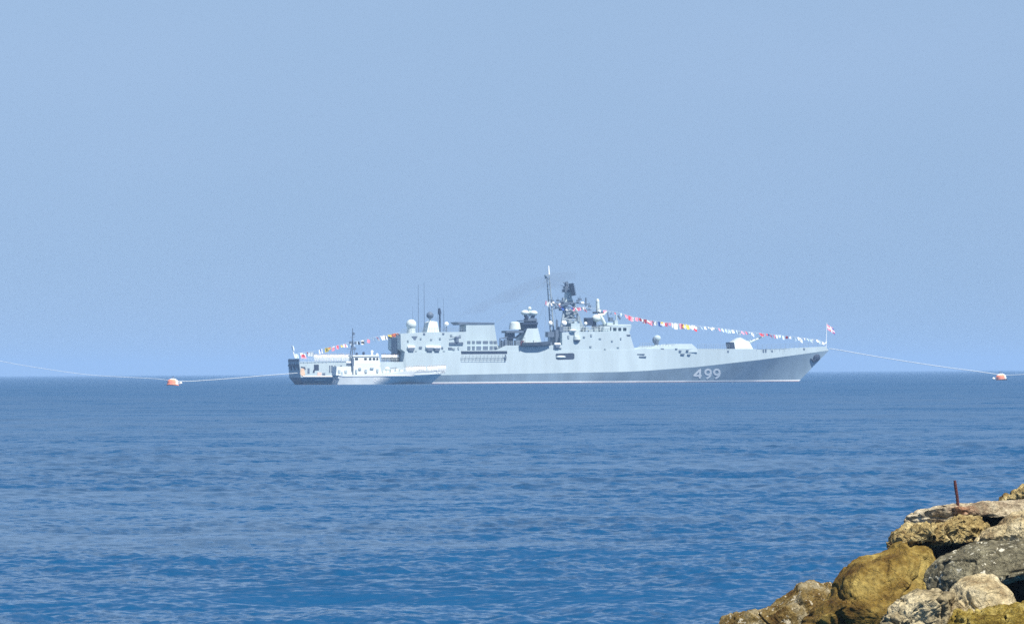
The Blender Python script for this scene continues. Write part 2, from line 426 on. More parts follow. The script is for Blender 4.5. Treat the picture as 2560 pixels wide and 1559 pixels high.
ROCKS = [
 ([(1801,1549),(1842,1530),(1873,1519),(1923,1511),(1958,1494),(1992,1480),(2005,1464),(2030,1459),(2083,1457),(2120,1480),(2110,1560),(2060,1690),(1900,1710),(1790,1690)], 41.4, 0.55, M_SPECK, "low speckled brown boulder, its crest sloping down to the water, leftmost of the rocks", None, 0.6, 0.07, 0.5, 1, 0.0),
 ([(2075,1481),(2087,1447),(2098,1427),(2112,1413),(2137,1399),(2160,1391),(2190,1386),(2210,1372),(2272,1352),(2330,1366),(2352,1405),(2345,1470),(2300,1560),(2230,1700),(1960,1700),(1975,1580)], 40.6, 0.62, M_ALGAE, "large smooth brown boulder with olive algae below the yellow ledge", (2190,1520), 0.6, 0.045, 0.45, 2, 0.0),
 ([(2256,1308),(2258,1297),(2268,1285),(2287,1273),(2322,1265),(2369,1259),(2394,1258),(2416,1256),(2452,1253),(2560,1250),(2690,1243),(2690,1290),(2560,1286),(2470,1285),(2420,1296),(2355,1306),(2306,1310),(2275,1312)], 41.9, 0.5, M_SLAB, "flat pale slab at the top of the rocks carrying the rusty rod", (2440,1272), 0.45, 0.035, 0.6, 3, 0.3),
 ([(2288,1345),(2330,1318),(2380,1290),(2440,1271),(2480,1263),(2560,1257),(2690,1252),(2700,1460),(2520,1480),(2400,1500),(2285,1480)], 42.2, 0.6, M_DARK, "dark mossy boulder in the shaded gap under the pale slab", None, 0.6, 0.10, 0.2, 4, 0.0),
 ([(2203,1362),(2225,1341),(2257,1315),(2290,1302),(2309,1301),(2355,1297),(2395,1286),(2428,1283),(2455,1286),(2470,1302),(2484,1322),(2470,1345),(2440,1352),(2400,1360),(2322,1364),(2274,1362),(2228,1370)], 41.2, 0.55, M_LEDGE, "rough yellow ledge overhanging the brown boulder, below the rod", (2350,1325), 0.55, 0.09, 0.8, 5, 0.25),
 ([(2436,1352),(2452,1337),(2481,1320),(2498,1309),(2525,1287),(2550,1280),(2590,1276),(2690,1300),(2690,1420),(2560,1410),(2480,1400)], 40.9, 0.5, M_CREAM, "cream topped boulder with a rounded crown at the right edge", None, 0.6, 0.055, 0.5, 6, 0.0),
 ([(2304,1455),(2314,1422),(2335,1399),(2368,1381),(2394,1373),(2413,1361),(2440,1350),(2500,1352),(2560,1346),(2680,1340),(2700,1430),(2560,1440),(2533,1448),(2480,1470),(2400,1500),(2340,1500)], 40.0, 0.55, M_GREY, "broad dark grey boulder spotted with white lichen", None, 0.5, 0.04, 0.6, 7, 0.0),
 ([(2360,1490),(2387,1454),(2416,1440),(2452,1438),(2481,1435),(2495,1442),(2505,1463),(2518,1468),(2530,1481),(2540,1508),(2545,1560),(2520,1640),(2400,1660),(2330,1640),(2335,1550)], 39.1, 0.5, M_CREAM, "pale cream boulder with a rounded back in front of the grey lichen boulder", None, 0.5, 0.035, 0.5, 8, 0.0),
 ([(2195,1560),(2203,1535),(2214,1515),(2231,1497),(2261,1480),(2287,1472),(2316,1471),(2340,1476),(2362,1472),(2385,1490),(2378,1540),(2330,1620),(2260,1690),(2190,1660)], 38.9, 0.45, M_FRONT, "weathered boulder with a dark hollow face and a pale rim, lowest at the front", None, 0.55, 0.065, 0.55, 9, 0.0),
 ([(2300,1640),(2355,1563),(2392,1527),(2412,1535),(2450,1532),(2500,1520),(2540,1510),(2600,1503),(2690,1500),(2700,1700),(2300,1720)], 38.5, 0.45, M_MOSS, "yellow algae covered boulder in the bottom right corner", None, 0.6, 0.10, 0.7, 10, 0.0),
 ([(2470,1430),(2560,1400),(2720,1390),(2740,1700),(2470,1700)], 40.6, 0.25, M_DARK, "rock deep in the hollow at the right edge, painted black for its shade", None, 0.6, 0.08, 0.0, 11, 0.0),  # backing rock coloured black in place of shade in the hollow
 ([(2490,1266),(2518,1243),(2535,1233),(2548,1223),(2560,1215),(2620,1200),(2700,1193),(2720,1290),(2500,1300)], 43.2, 0.5, M_LEDGE, "small yellowish boulder rising behind the pale slab at the right edge", None, 0.6, 0.08, 0.4, 12, 0.0),
]
rocks = [rock(o, d, t_, m_, l, c, b, r_, le, s_, st) for o, d, t_, m_, l, c, b, r_, le, s_, st in ROCKS]

# rusty rod standing in the slab
M_RUST = mat("rust", (0.085, 0.03, 0.03), 0.85, 0.45, 60)
b0, b1 = at(2395, 1264, 41.8), at(2387, 1200, 41.8)
ax = b1 - b0
rod = MB().tube([b0 - ax * 0.15, b0, b0 + ax * 0.35 + Vector((0.004, 0, 0)), b0 + ax * 0.7, b1], [0.016, 0.0155, 0.014, 0.015, 0.0135], 10)
mb = MB()
for k in range(7):                       # ribs of the bar
    mb.cyl(b0 + ax * (0.1 + 0.12 * k), b0 + ax * (0.125 + 0.12 * k), 0.0172, 0.0166, 10)
rod_o = rod.build("iron_rod", M_RUST, None, True)
mb.build("rib", M_RUST, rod_o)
tag(rod_o, "rusty iron rod standing upright in the pale top slab", "rod")

# ------------------------------------------------------------------ haze over the water
hz = MB().box(-12500, 12500, -12500, 12500, -3.0, 36.0)
M_HAZE = bpy.data.materials.new("haze_air"); M_HAZE.use_nodes = True
t = M_HAZE.node_tree
t.nodes.remove(t.nodes['Principled BSDF'])
pv = t.nodes.new('ShaderNodeVolumePrincipled')
pv.inputs['Color'].default_value = (0.40, 0.60, 0.87, 1)
pv.inputs['Density'].default_value = 0.0002
pv.inputs['Anisotropy'].default_value = 0.0
t.links.new(pv.outputs[0], t.nodes['Material Output'].inputs['Volume'])
ho = hz.build("haze", M_HAZE)
tag(ho, kind='stuff')
#--SHIP--
# ------------------------------------------------------------------ paints and materials of the vessels
PAINT = mat("grey_green_paint", (0.395, 0.48, 0.515), 0.55, 0.08, 0.45, streak=True)
PAINT_W = mat("pale_grey_paint", (0.57, 0.64, 0.62), 0.5, 0.05, 0.3)
HULL_SHADE = mat("hull_shade_paint", (0.225, 0.305, 0.37), 0.45, 0.14, 0.3, streak=True)  # same grey as the upper sides, darkened and blued for the flare's shade
WHITE = mat("white_paint", (0.90, 0.90, 0.87), 0.5)
BOATW = mat("boat_white_paint", (0.70, 0.73, 0.70), 0.5, 0.05, 0.6)
BOATH = mat("boat_hull_paint", (0.60, 0.65, 0.66), 0.5, 0.06, 0.6)
GREY2 = mat("weathered_grey_paint", (0.24, 0.30, 0.34), 0.6, 0.1, 0.6)
DARK = mat("dark_grey_paint", (0.02, 0.035, 0.07), 0.6)
MIDG = mat("steel_grey_paint", (0.10, 0.135, 0.19), 0.6, 0.15, 0.6)
GLASS = mat("dark_glass", (0.012, 0.02, 0.03), 0.12, spec=0.5)
REDP = mat("red_lead_paint", (0.30, 0.06, 0.045), 0.7, 0.2, 0.4)
CLOTH_W = mat("white_cloth", (0.88, 0.88, 0.86), 0.9)
CLOTH_K = mat("black_cloth", (0.02, 0.022, 0.03), 0.9)
SKIN = mat("skin", (0.52, 0.32, 0.22), 0.7)
ROPE = mat("pale_rope", (0.50, 0.54, 0.56), 0.9, 0.1, 3)
FLAGM = {k: mat("flag_" + k, c, 0.9) for k, c in dict(red=(0.68, 0.05, 0.06), white=(0.88, 0.87, 0.85), yellow=(0.82, 0.62, 0.08), blue=(0.05, 0.12, 0.42),
                                                   orange=(0.85, 0.22, 0.08), pink=(0.80, 0.30, 0.38), black=(0.02, 0.02, 0.025), pale=(0.62, 0.74, 0.85)).items()}
ORANGE = mat("orange_paint", (0.84, 0.25, 0.13), 0.6, 0.12, 1.5)

# ------------------------------------------------------------------ frigate: local x runs from stern to bow, local -y is the side towards the shore
ANG = R(14)
U = Vector((math.cos(ANG), math.sin(ANG), 0)); NRM = Vector((-math.sin(ANG), math.cos(ANG), 0))
q = at(748, 930, 985.0)
P0 = q - NRM * -6.6; P0.z = 0.0

def S(x, y, yl):
    """Ship-local (x along, z up) of the photo pixel on the vertical plane local y = yl."""
    d = ray(x, y); o = Vector((0, 0, EYE))
    k = (yl - (o - P0).dot(NRM)) / d.dot(NRM)
    p = o + d * k
    return ((p - P0).dot(U), p.z)
def S3(x, y, yl):
    s, z = S(x, y, yl); return Vector((s, yl, z))
def interp(tab, x):
    return float(np.interp(x, [a for a, _ in tab], [b for _, b in tab]))

frigate = tag(empty("warship", P0, ANG), "long grey navy frigate with a white 499 on its bow, moored between two buoys", "warship")
FR = frigate

# hull lines
K_PX = [(752, 943, -6.8), (1000, 939, -7.5), (1240, 934.5, -7.6), (1450, 931, -7.6), (1560, 929, -7.5), (1620, 926, -7.2), (1740, 917, -6.2), (1900, 899, -3.9), (2000, 885.5, -1.8), (2072, 875.5, 0)]
knz, knb = [], []
for x, y, yl in K_PX:
    s_, z_ = S(x, y, yl); knz.append((s_, z_)); knb.append((s_, -yl))
LEN = knz[-1][0]
D_PX = [(750, 904, -6.4), (1008, 904, -7.0), (1012, 880, -7.0), (1585, 874, -6.9), (1600, 871, -6.7), (1740, 871, -6.4), (1900, 872, -4.4), (1960, 871, -3.2), (2064, 865.5, -0.15)]
dkz, dkb = [], []
for x, y, yl in D_PX:
    s_, z_ = S(x, y, yl); dkz.append((s_, z_)); dkb.append((s_, -yl))
wl0, wl1 = S(759, 959, -5.0)[0], S(1997, 953, 0)[0]
WB = [(wl0, 4.9), (12, 5.9), (30, 7.05), (50, 7.35), (65, 7.3), (78, 6.65), (90, 5.3), (100, 3.2), (108, 1.5), (wl1, 0.05)]
ks0 = S(752, 943, -6.8)[0]; ds0 = S(748, 904, -6.4)[0]; ds1 = dkz[-1][0]
us = sorted(set([i / 160 for i in range(161)] + [((S(1008, 904, -7.0)[0]) - ds0) / (ds1 - ds0), (S(1012, 880, -7.0)[0] - ds0) / (ds1 - ds0)]))
hull = MB(); hv = []; n = len(us)
for u in us:
    sw = wl0 + u * (wl1 - wl0); sk = ks0 + u * (LEN - ks0); sdk = ds0 + u * (ds1 - ds0)
    bw, bk, bd = interp(WB, sw), interp(knb, sk), interp(dkb, sdk)
    zk, zd = interp(knz, sk), interp(dkz, sdk)
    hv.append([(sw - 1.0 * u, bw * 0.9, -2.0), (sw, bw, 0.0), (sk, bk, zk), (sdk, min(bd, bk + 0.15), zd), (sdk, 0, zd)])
for sgn in (-1, 1):
    v = [(x, sgn * y, z) for st in hv for x, y, z in st]
    fs = []
    for i in range(n - 1):
        for j in range(4):
            a, b, c, d = i * 5 + j, i * 5 + j + 1, (i + 1) * 5 + j + 1, (i + 1) * 5 + j
            fs.append(((a, d, c, b) if sgn < 0 else (a, b, c, d)))
    hull.add(v, fs)
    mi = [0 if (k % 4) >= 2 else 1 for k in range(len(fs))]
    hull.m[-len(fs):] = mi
st = hv[0]
tr = [(x, -y, z) for x, y, z in st[:4]] + [(x, y, z) for x, y, z in st[:4]]
hull.add(tr, [(0, 4, 5, 1), (1, 5, 6, 2), (2, 6, 7, 3)][0:2], 1)
hull.add(tr, [(2, 6, 7, 3)], 0)
hull_o = hull.build("hull", [PAINT, HULL_SHADE], FR, True)
hull_o.data.set_sharp_from_angle(angle=R(9))
HB = BVHTree.FromPolygons([Vector(v) for v in hull.v], hull.f)
def on_hull(x, y, off=0.05, bvh=None):
    """Point of the near side of the hull seen at photo pixel (x, y), off metres proud of it."""
    o = Vector((0, 0, EYE)) - P0
    o = Vector((o.dot(U), o.dot(NRM), o.z)); d = ray(x, y); d = Vector((d.dot(U), d.dot(NRM), d.z))
    h = (bvh or HB).ray_cast(o + d * 800, d)
    if h[0] is None: return None
    nn = h[1] if h[1].y < 0 else -h[1]
    return h[0] + nn * off

# waterline stripes
for z0, z1, m_, nm in ((0.0, 0.10, REDP, "boot_stripe"), (0.10, 0.38, WHITE, "waterline_band")):
    b = MB()
    for sgn in (-1, 1):
        v = []
        for st in hv:
            for z in (z0, z1):
                f = z / st[2][2]
                v.append((st[1][0] + (st[2][0] - st[1][0]) * f, sgn * (st[1][1] + (st[2][1] - st[1][1]) * f + 0.04), z))
        b.add(v, [(i * 2, i * 2 + 2, i * 2 + 3, i * 2 + 1) for i in range(n - 1)])
    b.build(nm, m_, FR)

# hull number: brush strokes laid on the plating
def strokes(lines, width, mapper, bm):
    for ln in lines:
        pts = []
        for i in range(len(ln) - 1):
            for k in range(6):
                f = k / 6; pts.append((ln[i][0] + (ln[i + 1][0] - ln[i][0]) * f, ln[i][1] + (ln[i + 1][1] - ln[i][1]) * f))
        pts.append(ln[-1])
        L, Rr = [], []
        for i, p in enumerate(pts):
            a, c = pts[max(0, i - 1)], pts[min(len(pts) - 1, i + 1)]
            dx, dy = c[0] - a[0], c[1] - a[1]; l = math.hypot(dx, dy) or 1
            L.append((p[0] - dy / l * width / 2, p[1] + dx / l * width / 2)); Rr.append((p[0] + dy / l * width / 2, p[1] - dx / l * width / 2))
        vs_ = [mapper(*p) for p in L] + [mapper(*p) for p in Rr]
        if any(v is None for v in vs_): continue
        m = len(pts)
        bm.add(vs_, [(i, i + 1, m + i + 1, m + i) for i in range(m - 1)])
def arc(cx, cy, rx, ry, a0, a1, k=14):
    return [(cx + rx * math.cos(R(a0 + (a1 - a0) * i / k)), cy - ry * math.sin(R(a0 + (a1 - a0) * i / k))) for i in range(k + 1)]
for kind, cx in (("4", 1744), ("9", 1769), ("9", 1791)):
    b = MB()
    if kind == "4":
        ln = [[(cx + 5, 945.5), (cx + 6.5, 923), (cx - 9.5, 938.5), (cx + 10, 938.5)]]
    else:
        ln = [arc(cx + 1, 929.5, 7, 6.5, 0, 360), [(cx + 8, 929.5), (cx + 7.3, 936), (cx + 4, 941.5), (cx - 3, 945.5)]]
    strokes(ln, 4.9, lambda x, y: on_hull(x, y, 0.04), b)
    b.build("hull_number", WHITE, FR)

def tilt(pts, hb, zref, k=0.10):
    f = lambda z: hb - k * (z - zref)
    return (lambda z: -f(z)), (lambda z: f(z))
def house(name, px, yl, hb=None, k=0.10, m_=None, parent=None, label=None):
    """Closed block whose near side shows the photo outline px; its sides lean inwards by k per metre of height."""
    pts = [S(x, y, yl) for x, y in px]
    zb = min(z for _, z in pts)
    n_, f_ = tilt(pts, hb or -yl, zb, k)
    b = MB().prism(pts, n_, f_)
    o = b.build(name, m_ or PAINT, parent or FR, label=label)
    return o, BVHTree.FromPolygons([Vector(v) for v in b.v], b.f)
def patch(name, px, m_, bvh, parent, off=0.06, thick=0.12):
    """Thin plate following a side, seen at the photo outline px."""
    pts = [on_hull(x, y, off, bvh) for x, y in px]
    if any(p is None for p in pts): print("patch missed", name, px); return None
    n_ = len(pts)
    v = pts + [p + Vector((0, thick, 0)) for p in pts]
    return MB().add(v, [tuple(range(n_)), tuple(range(2 * n_ - 1, n_ - 1, -1))] + [((i + 1) % n_, i, n_ + i, n_ + (i + 1) % n_) for i in range(n_)]).build(name, m_, parent)
def rect(x0, y0, x1, y1):
    return [(x0, y0), (x1, y0), (x1, y1), (x0, y1)]
def pbox(mb, x0, y0, x1, y1, yn, yf, mi=0):
    a, b_ = S(x0, y1, yn), S(x1, y0, yn)
    return mb.box(a[0], b_[0], yn, yf, a[1], b_[1], mi)

# blocks of the superstructure
aft, aftB = house("aft_house", [(1002, 834), (1060, 830), (1166, 829), (1166, 884), (1013, 884), (1013, 880), (1002, 872)], -6.7, 6.9, 0.09)
midh, midB = house("middle_house", [(1158, 884), (1160, 876), (1247, 874), (1266, 863), (1408, 862), (1408, 884)], -6.7, 6.9, 0.09)
bri, briB = house("bridge_house", [(1405, 831), (1440, 829), (1573, 828), (1585, 872), (1586, 882), (1405, 884)], -6.4, 6.9, 0.10)
fore, foreB = house("missile_deckhouse", [(1584, 869), (1627, 868), (1634, 864), (1682, 864), (1690, 859), (1729, 859), (1737, 866), (1742, 872), (1742, 880), (1584, 880)], -6.0, 6.5, 0.2)
whl, whlB = house("wheelhouse", [(1508, 829), (1510, 815), (1545, 812.5), (1579, 814), (1574, 829)], -5.4, 5.6, 0.05)
for x0, x1 in ((1533, 1541), (1546, 1553), (1558, 1566)):
    patch("window", rect(x0, 819, x1, 826.5), GLASS, whlB, whl)
patch("window", rect(1525, 817, 1528, 826), GLASS, whlB, whl)
patch("scuttle", [(1566, 836.5), (1575, 836.5), (1576, 840), (1568, 840)], DARK, briB, bri)
b = MB(); pbox(b, 1518, 810.5, 1578, 813, -5.0, 5.0)
b.build("roof", PAINT_W, whl)

# funnel
fun, funB = house("funnel", [(1163, 884), (1165, 808), (1235, 808), (1241, 850), (1247, 884)], -3.1, 3.6, 0.05)
capp = [S(x, y, -3.2) for x, y in [(1142, 804.5), (1236, 806.5), (1236, 809.5), (1160, 810), (1150, 812)]]
MB().prism(capp, lambda z: -3.4, lambda z: 3.4).build("funnel_cap", MIDG, fun)
for row, (ya, yb) in enumerate(((852, 859), (865, 875))):
    for k, (xa, xb) in enumerate(((1168, 1176), (1180, 1187), (1191, 1203), (1207, 1220), (1224, 1232), (1234, 1242))):
        patch("louvre", rect(xa, ya, xb, yb), MIDG, funB, fun)
# boat-deck recess below the funnel: dark box painted as its shadow, gallery and stanchions
b = MB(); pbox(b, 1153, 877, 1268, 885, -7.05, -6.2); b.build("bay_shade", DARK, FR)
b = MB()
for k in range(13):
    p = S3(1155 + k * 9.2, 887, -7.5); b.cyl(p, p - Vector((0, 0, 1.15)), 0.035, n=5)
for yy in (889, 894, 900):
    b.tube([S3(1154, yy, -7.5), S3(1266, yy, -7.5)], 0.03, 5)
b.build("railing", MIDG, FR)
b = MB()
b.tube([S3(1263, 886, -7.5), S3(1265, 893, -7.5), S3(1263, 901, -7.4)], 0.14, 6)
b.build("boat_fall", MIDG, FR)

# fittings of the aft house
def life_raft(x0, x1, y0, y1, yl=-6.95):
    c = S3((x0 + x1) / 2, (y0 + y1) / 2, yl); hl = (x1 - x0) / 22.6; r = (y1 - y0) / 22
    b = MB().cyl(c - Vector((hl, 0, 0)), c + Vector((hl, 0, 0)), r, n=14)
    b.ball(c - Vector((hl, 0, 0)), 0.2, r, r, 10, 8).ball(c + Vector((hl, 0, 0)), 0.2, r, r, 10, 8)
    o = b.build("life_raft", WHITE, FR, True)
    MB().box(c.x - hl * 0.8, c.x + hl * 0.8, c.y - 0.3, c.y + 0.5, c.z - r - 0.5, c.z - r * 0.8).build("cradle", MIDG, o)
for a_ in ((1020, 1036, 863.5, 871.5), (1066, 1083, 863.5, 871.5), (1085, 1100, 864.5, 872), (1387, 1400, 857, 863.5)):
    life_raft(*a_)
b = MB(); pbox(b, 1048, 866, 1055, 871, -6.95, -6.3); pbox(b, 1104, 867, 1108, 872, -6.9, -6.3); pbox(b, 1121, 868, 1130, 874, -6.9, -6.3); pbox(b, 1058, 832, 1063, 837, -6.6, -6.0); pbox(b, 1106, 832, 1111, 836, -6.6, -6.0)
build_each(b, "deck_locker", MIDG, FR)
b = MB(); pbox(b, 1124, 855, 1158, 861, -6.95, -6.2)
p = S3(1142, 855, -6.7); b.cyl(p, p + Vector((0, 0, 0.8)), 0.5, 0.4, 10); b.ball(p + Vector((0, 0, 1.0)), 0.55, 0.45, 0.4)
b.cyl(p + Vector((0, 0, 1.0)), p + Vector((-1.6, -0.3, 1.25)), 0.08, 0.06, 6)
b.build("deck_gun", MIDG, FR)
pt = [S3(x, y, -6.62) for x, y in [(1029, 840), (1044, 840), (1037, 853)]]
MB().add(pt + [p + Vector((0, 0.5, 0)) for p in pt], [(0, 1, 2), (5, 4, 3), (0, 3, 4, 1), (1, 4, 5, 2), (2, 5, 3, 0)]).build("bracket", MIDG, FR)
# hangar door in the aft face
az = S(1002, 840, -6.7)
MB().box(az[0] - 0.05, az[0] + 0.1, -3.0, 3.2, S(1002, 903, 0)[1], az[1] - 0.4).build("hangar_door", MIDG, aft)

# domes, aerials
def dome(x, y, r, yl, foot_y, m_=WHITE, squash=1.0, neck=0.55):
    c = S3(x, y, yl); rr = r / 11.05
    b = MB().ball(c, rr, rr, rr * squash, 20, 14)
    o = b.build("radome", m_, FR, True)
    z = S(x, foot_y, yl)[1]
    MB().cyl((c.x, c.y, z), (c.x, c.y, c.z - rr * squash * 0.7), rr * neck, rr * neck * 0.9, 12).build("pedestal", PAINT_W if m_ is not WHITE else MIDG, o, True)
dome(1028, 811, 13, -4.5, 836, PAINT_W, 1.0, 0.85)
dome(1075, 788, 9, -3.0, 806, MIDG, 1.0, 0.3)
dome(1116, 810, 5.6, -4.5, 830, WHITE, 1.0, 0.25)
dome(1376, 808, 5.2, -3.4, 818, WHITE, 1.25, 0.4)
dome(1410, 808, 7, -3.8, 818, WHITE, 1.0, 0.5)
dome(1464, 808.5, 4.2, -4.5, 828, WHITE, 1.0, 0.25)
pts = [S(x, y, -3) for x, y in [(1064, 833), (1071, 806), (1080, 802), (1092, 804), (1096, 833)]]
MB().prism(pts, lambda z: -4.2 + 0.25 * (z - 11), lambda z: 1.0).build("aerial_house", PAINT_W, FR)
b = MB().tube([S3(1100, 833, -3), S3(1099.5, 783, -3)], 0.2, 8); b.cyl(S3(1099.5, 785, -3), S3(1098, 770, -3), 0.42, 0.25, 10)
b.build("aerial_mast", DARK, FR)
for x0, y0, x1, y1, r_ in ((1046, 832, 1045.5, 712, .075), (1061, 832, 1060, 705, .075), (1032, 825, 1031.5, 765, .04), (1095, 800, 1094.5, 742, .04), (1109, 828, 1108.5, 744, .05), (1112, 828, 1109, 778, .04)):
    MB().tube([S3(x0, y0, -3.5), S3(x1, y1, -3.5)], [r_, r_ * 0.5], 5).build("whip_aerial", MIDG, FR)

# radar director drum and its platform
b = MB(); c = S3(1287, 823, -3.5)
b.cyl(c, c + Vector((0, 0, 1.5)), 1.4, 1.15, 20); b.cyl(c + Vector((0, 0, 1.5)), c + Vector((0, 0, 1.7)), 1.0, 0.7, 20)
b.build("director", PAINT_W, FR, True)
b = MB(); pbox(b, 1266, 826, 1309, 831.5, -5.2, -0.5); b.build("platform", MIDG, FR)
b = MB(); pbox(b, 1270, 831, 1287, 846, -4.6, -1.5); pbox(b, 1272, 846, 1283, 864, -4.2, -2.2)
b.tube([S3(1306, 831, -4.4), S3(1288, 845, -4.4)], 0.25, 6); b.build("pedestal", DARK, FR)
b = MB()
b.tube([S3(1250, 878, -5), S3(1250, 846, -5), S3(1268, 843, -5)], 0.18, 6); b.tube([S3(1254, 878, -3), S3(1254, 850, -3)], 0.15, 6)
pbox(b, 1255, 852, 1262, 876, -5.4, -4.2); pbox(b, 1262, 848, 1268, 866, -5.8, -4.8); pbox(b, 1290, 850, 1304, 864, -5.0, -3)
b.build("crane", MIDG, FR)
# second director tower with twin dishes
pts = [S(x, y, -4) for x, y in [(1300, 864), (1311, 838), (1319, 819), (1345, 819), (1350, 845), (1354, 864)]]
MB().prism(pts, lambda z: -4.6 + 0.18 * (z - 8.5), lambda z: 2.5 - 0.1 * (z - 8.5)).build("director_tower", PAINT, FR)
b = MB(); pbox(b, 1307, 805, 1345, 811, -4.4, 1.5); pbox(b, 1309, 811, 1343, 820, -3.9, 1.0); pbox(b, 1310, 820, 1319, 827, -3.9, 1.0); b.build("tower_platform", DARK, FR)
b = MB(); pbox(b, 1320, 795, 1342, 805, -3.2, 0.8); pbox(b, 1307, 800, 1344, 802, -4.3, 1.4); b.build("tower_cabin", MIDG, FR)
for x, y in ((1312.5, 781.5), (1334, 782.5)):
    o = MB().ball(S3(x, y, -2.4), 0.95, 0.9, 0.62, 16, 10).build("radome", PAINT_W, FR, True)
    MB().cyl(S3(x, y + 5, -2.4), S3(x + (6 if x < 1320 else -4), 796, -2.4), 0.4, 0.5, 10).build("pedestal", DARK, o)
MB().ball(S3(1324, 771, -2.0), 0.42).cyl(S3(1324, 772, -2.0), S3(1324, 790, -2.0), 0.22, 0.3, 8).build("radome", PAINT_W, FR, True)

# boat deck: painted opening with a boat cradle, painted shade line
op = patch("boat_opening_shade", [(1391, 883.5), (1432, 882), (1436, 885), (1436, 895), (1433, 897.5), (1394, 898.5), (1390, 896), (1389, 886)], DARK, HB if on_hull(1410, 890) is None else None, FR, 0.05, 0.2)  # dark plate painted as the shaded inside of the opening
ob = MB(); p = on_hull(1402, 892, 0.12)
if p: ob.ball(p, 1.15, 0.25, 0.30, 12, 8); ob.box(p.x - 0.9, p.x + 0.9, p.y - 0.1, p.y + 0.2, p.z + 0.05, p.z + 0.25)
if p and op: ob.build("stowed_boat", PAINT_W, op, True)
b = MB(); pbox(b, 1384, 869.5, 1404, 871, -7.0, -6.6); b.build("shade_strip", MIDG, FR)  # thin dark strip standing for a line of shade

# bridge wing tub
c = S3(1442, 849, -6.5)
tub = MB().ball(c, 0.8, 0.75, 0.62, 16, 10).build("wing_tub", MIDG, FR, True)
b = MB(); b.cyl(c, c + Vector((0, 0, 0.7)), 0.85, 0.8, 14); b.box(c.x - 0.6, c.x + 0.5, c.y - 0.3, c.y + 0.4, c.z + 0.7, c.z + 2.1)
b.ball(c + Vector((-0.9, 0, 2.1)), 0.9, 0.6, 0.35, 12, 8); b.build("sight", PAINT_W, tub, True)
# dark lockers aft of the bridge
b = MB(); pbox(b, 1370, 829, 1386, 842, -4.5, -2.0); pbox(b, 1399, 816, 1419, 829, -4.8, -2.0); pbox(b, 1389, 824, 1405, 866, -4.5, -1.0); pbox(b, 1376, 842, 1380, 864, -3.8, -3.2); pbox(b, 1391, 799, 1395, 826, -3.0, -2.5)
build_each(b, "signal_locker", MIDG, FR)

# pole mast and its yard
b = MB()
b.tube([S3(1385, 840, -2.0), S3(1378, 745, -1.0), S3(1373, 692, -0.6)], [0.2, 0.15, 0.11], 6)
b.tube([S3(1377, 840, -0.5), S3(1371, 745, 0.0), S3(1367, 694, -0.3)], [0.2, 0.15, 0.11], 6)
for k in range(11):
    f = k / 10; y = 830 - f * 130
    b.tube([S3(1384 - 11 * f, y, -1.9 + 1.3 * f), S3(1376.5 - 9 * f, y - 6, -0.5 + 0.2 * f)], 0.07, 5)
pbox(b, 1364, 687, 1375, 690, -1.0, 0.2); pbox(b, 1364, 690, 1367, 697, -0.7, 0.1)
pole = b.build("pole_mast", GREY2, FR)
b = MB(); b.cyl(S3(1372.5, 686, -0.5), S3(1371.5, 664, -0.5), 0.22, 0.12, 8); b.build("mast_tip", WHITE, pole, True)

# main radar mast: tapering lattice, platforms, yard and aerials
b = MB()
legs0 = [S3(1402, 829, -2.6), S3(1458, 829, -2.6), S3(1404, 829, 2.2), S3(1460, 829, 2.2)]
legs1 = [S3(1414, 752, -1.0), S3(1431, 752, -1.0), S3(1415, 752, 0.8), S3(1431, 752, 0.8)]
for a_, c_ in zip(legs0, legs1): b.tube([a_, c_], [0.34, 0.26], 6)
for k in range(5):
    f, g_ = k / 5, (k + 1) / 5
    L = lambda i, t_: legs0[i].lerp(legs1[i], t_)
    for i, j in ((0, 1), (1, 3), (3, 2), (2, 0)):
        b.tube([L(i, f), L(j, g_)], 0.13, 5); b.tube([L(j, f), L(i, g_)], 0.13, 5); b.tube([L(i, g_), L(j, g_)], 0.12, 5)
lat = b.build("radar_mast", GREY2, FR)
b = MB(); pts = [S(x, y, 0) for x, y in [(1410, 758), (1413, 745), (1414, 729), (1424, 729), (1427, 745), (1434, 758)]]
b.prism(pts, lambda z: -1.0, lambda z: 0.9); b.build("mast_column", PAINT_W, lat)
b = MB(); pbox(b, 1412, 722, 1426, 730, -1.3, 1.2); pbox(b, 1410, 755, 1440, 758.5, -2.2, 2.0); pbox(b, 1404, 759, 1424, 763, -3.0, 1.5); pbox(b, 1415, 774, 1436, 796, -1.5, 1.6)
b.build("mast_platform", MIDG, lat)
# slanted flat search aerial with its feed
f0, f1 = S3(1427, 708, 0), S3(1433, 739, 0)
axx = (f1 - f0); wn = Vector((0.97, 0.24, 0.18)).normalized(); sd_ = Vector((0.15, 1, 0)).normalized()
b = MB()
v = [f0 + sd_ * s_ * 2.2 + wn * t_ for s_ in (-1, 1) for t_ in (-0.35, 0.35)] + [f1 + sd_ * s_ * 2.2 + wn * t_ for s_ in (-1, 1) for t_ in (-0.35, 0.35)]
b.add(v, [(0, 1, 3, 2), (4, 6, 7, 5), (0, 4, 5, 1), (2, 3, 7, 6), (0, 2, 6, 4), (1, 5, 7, 3)])
for k in range(6):
    c_ = f0.lerp(f1, (k + 0.5) / 6) + sd_ * -2.3; b.box(c_.x - 0.5, c_.x + 0.5, c_.y - 0.12, c_.y + 0.1, c_.z - 0.12, c_.z + 0.12)
rp = b.build("radar_panel", DARK, lat)
b = MB()
for x, y in ((1408, 706), (1413, 704), (1401, 713), (1402, 719), (1402, 725), (1404, 731)):
    b.tube([S3(1419, 718, -0.3), S3(x, y, -0.6)], 0.06, 5)
b.tube([S3(1418, 722, -0.2), S3(1418, 703, -0.2)], 0.12, 5); pbox(b, 1415, 705, 1421, 715, -0.8, 0.6); pbox(b, 1413, 715, 1424, 721, -0.9, 0.9)
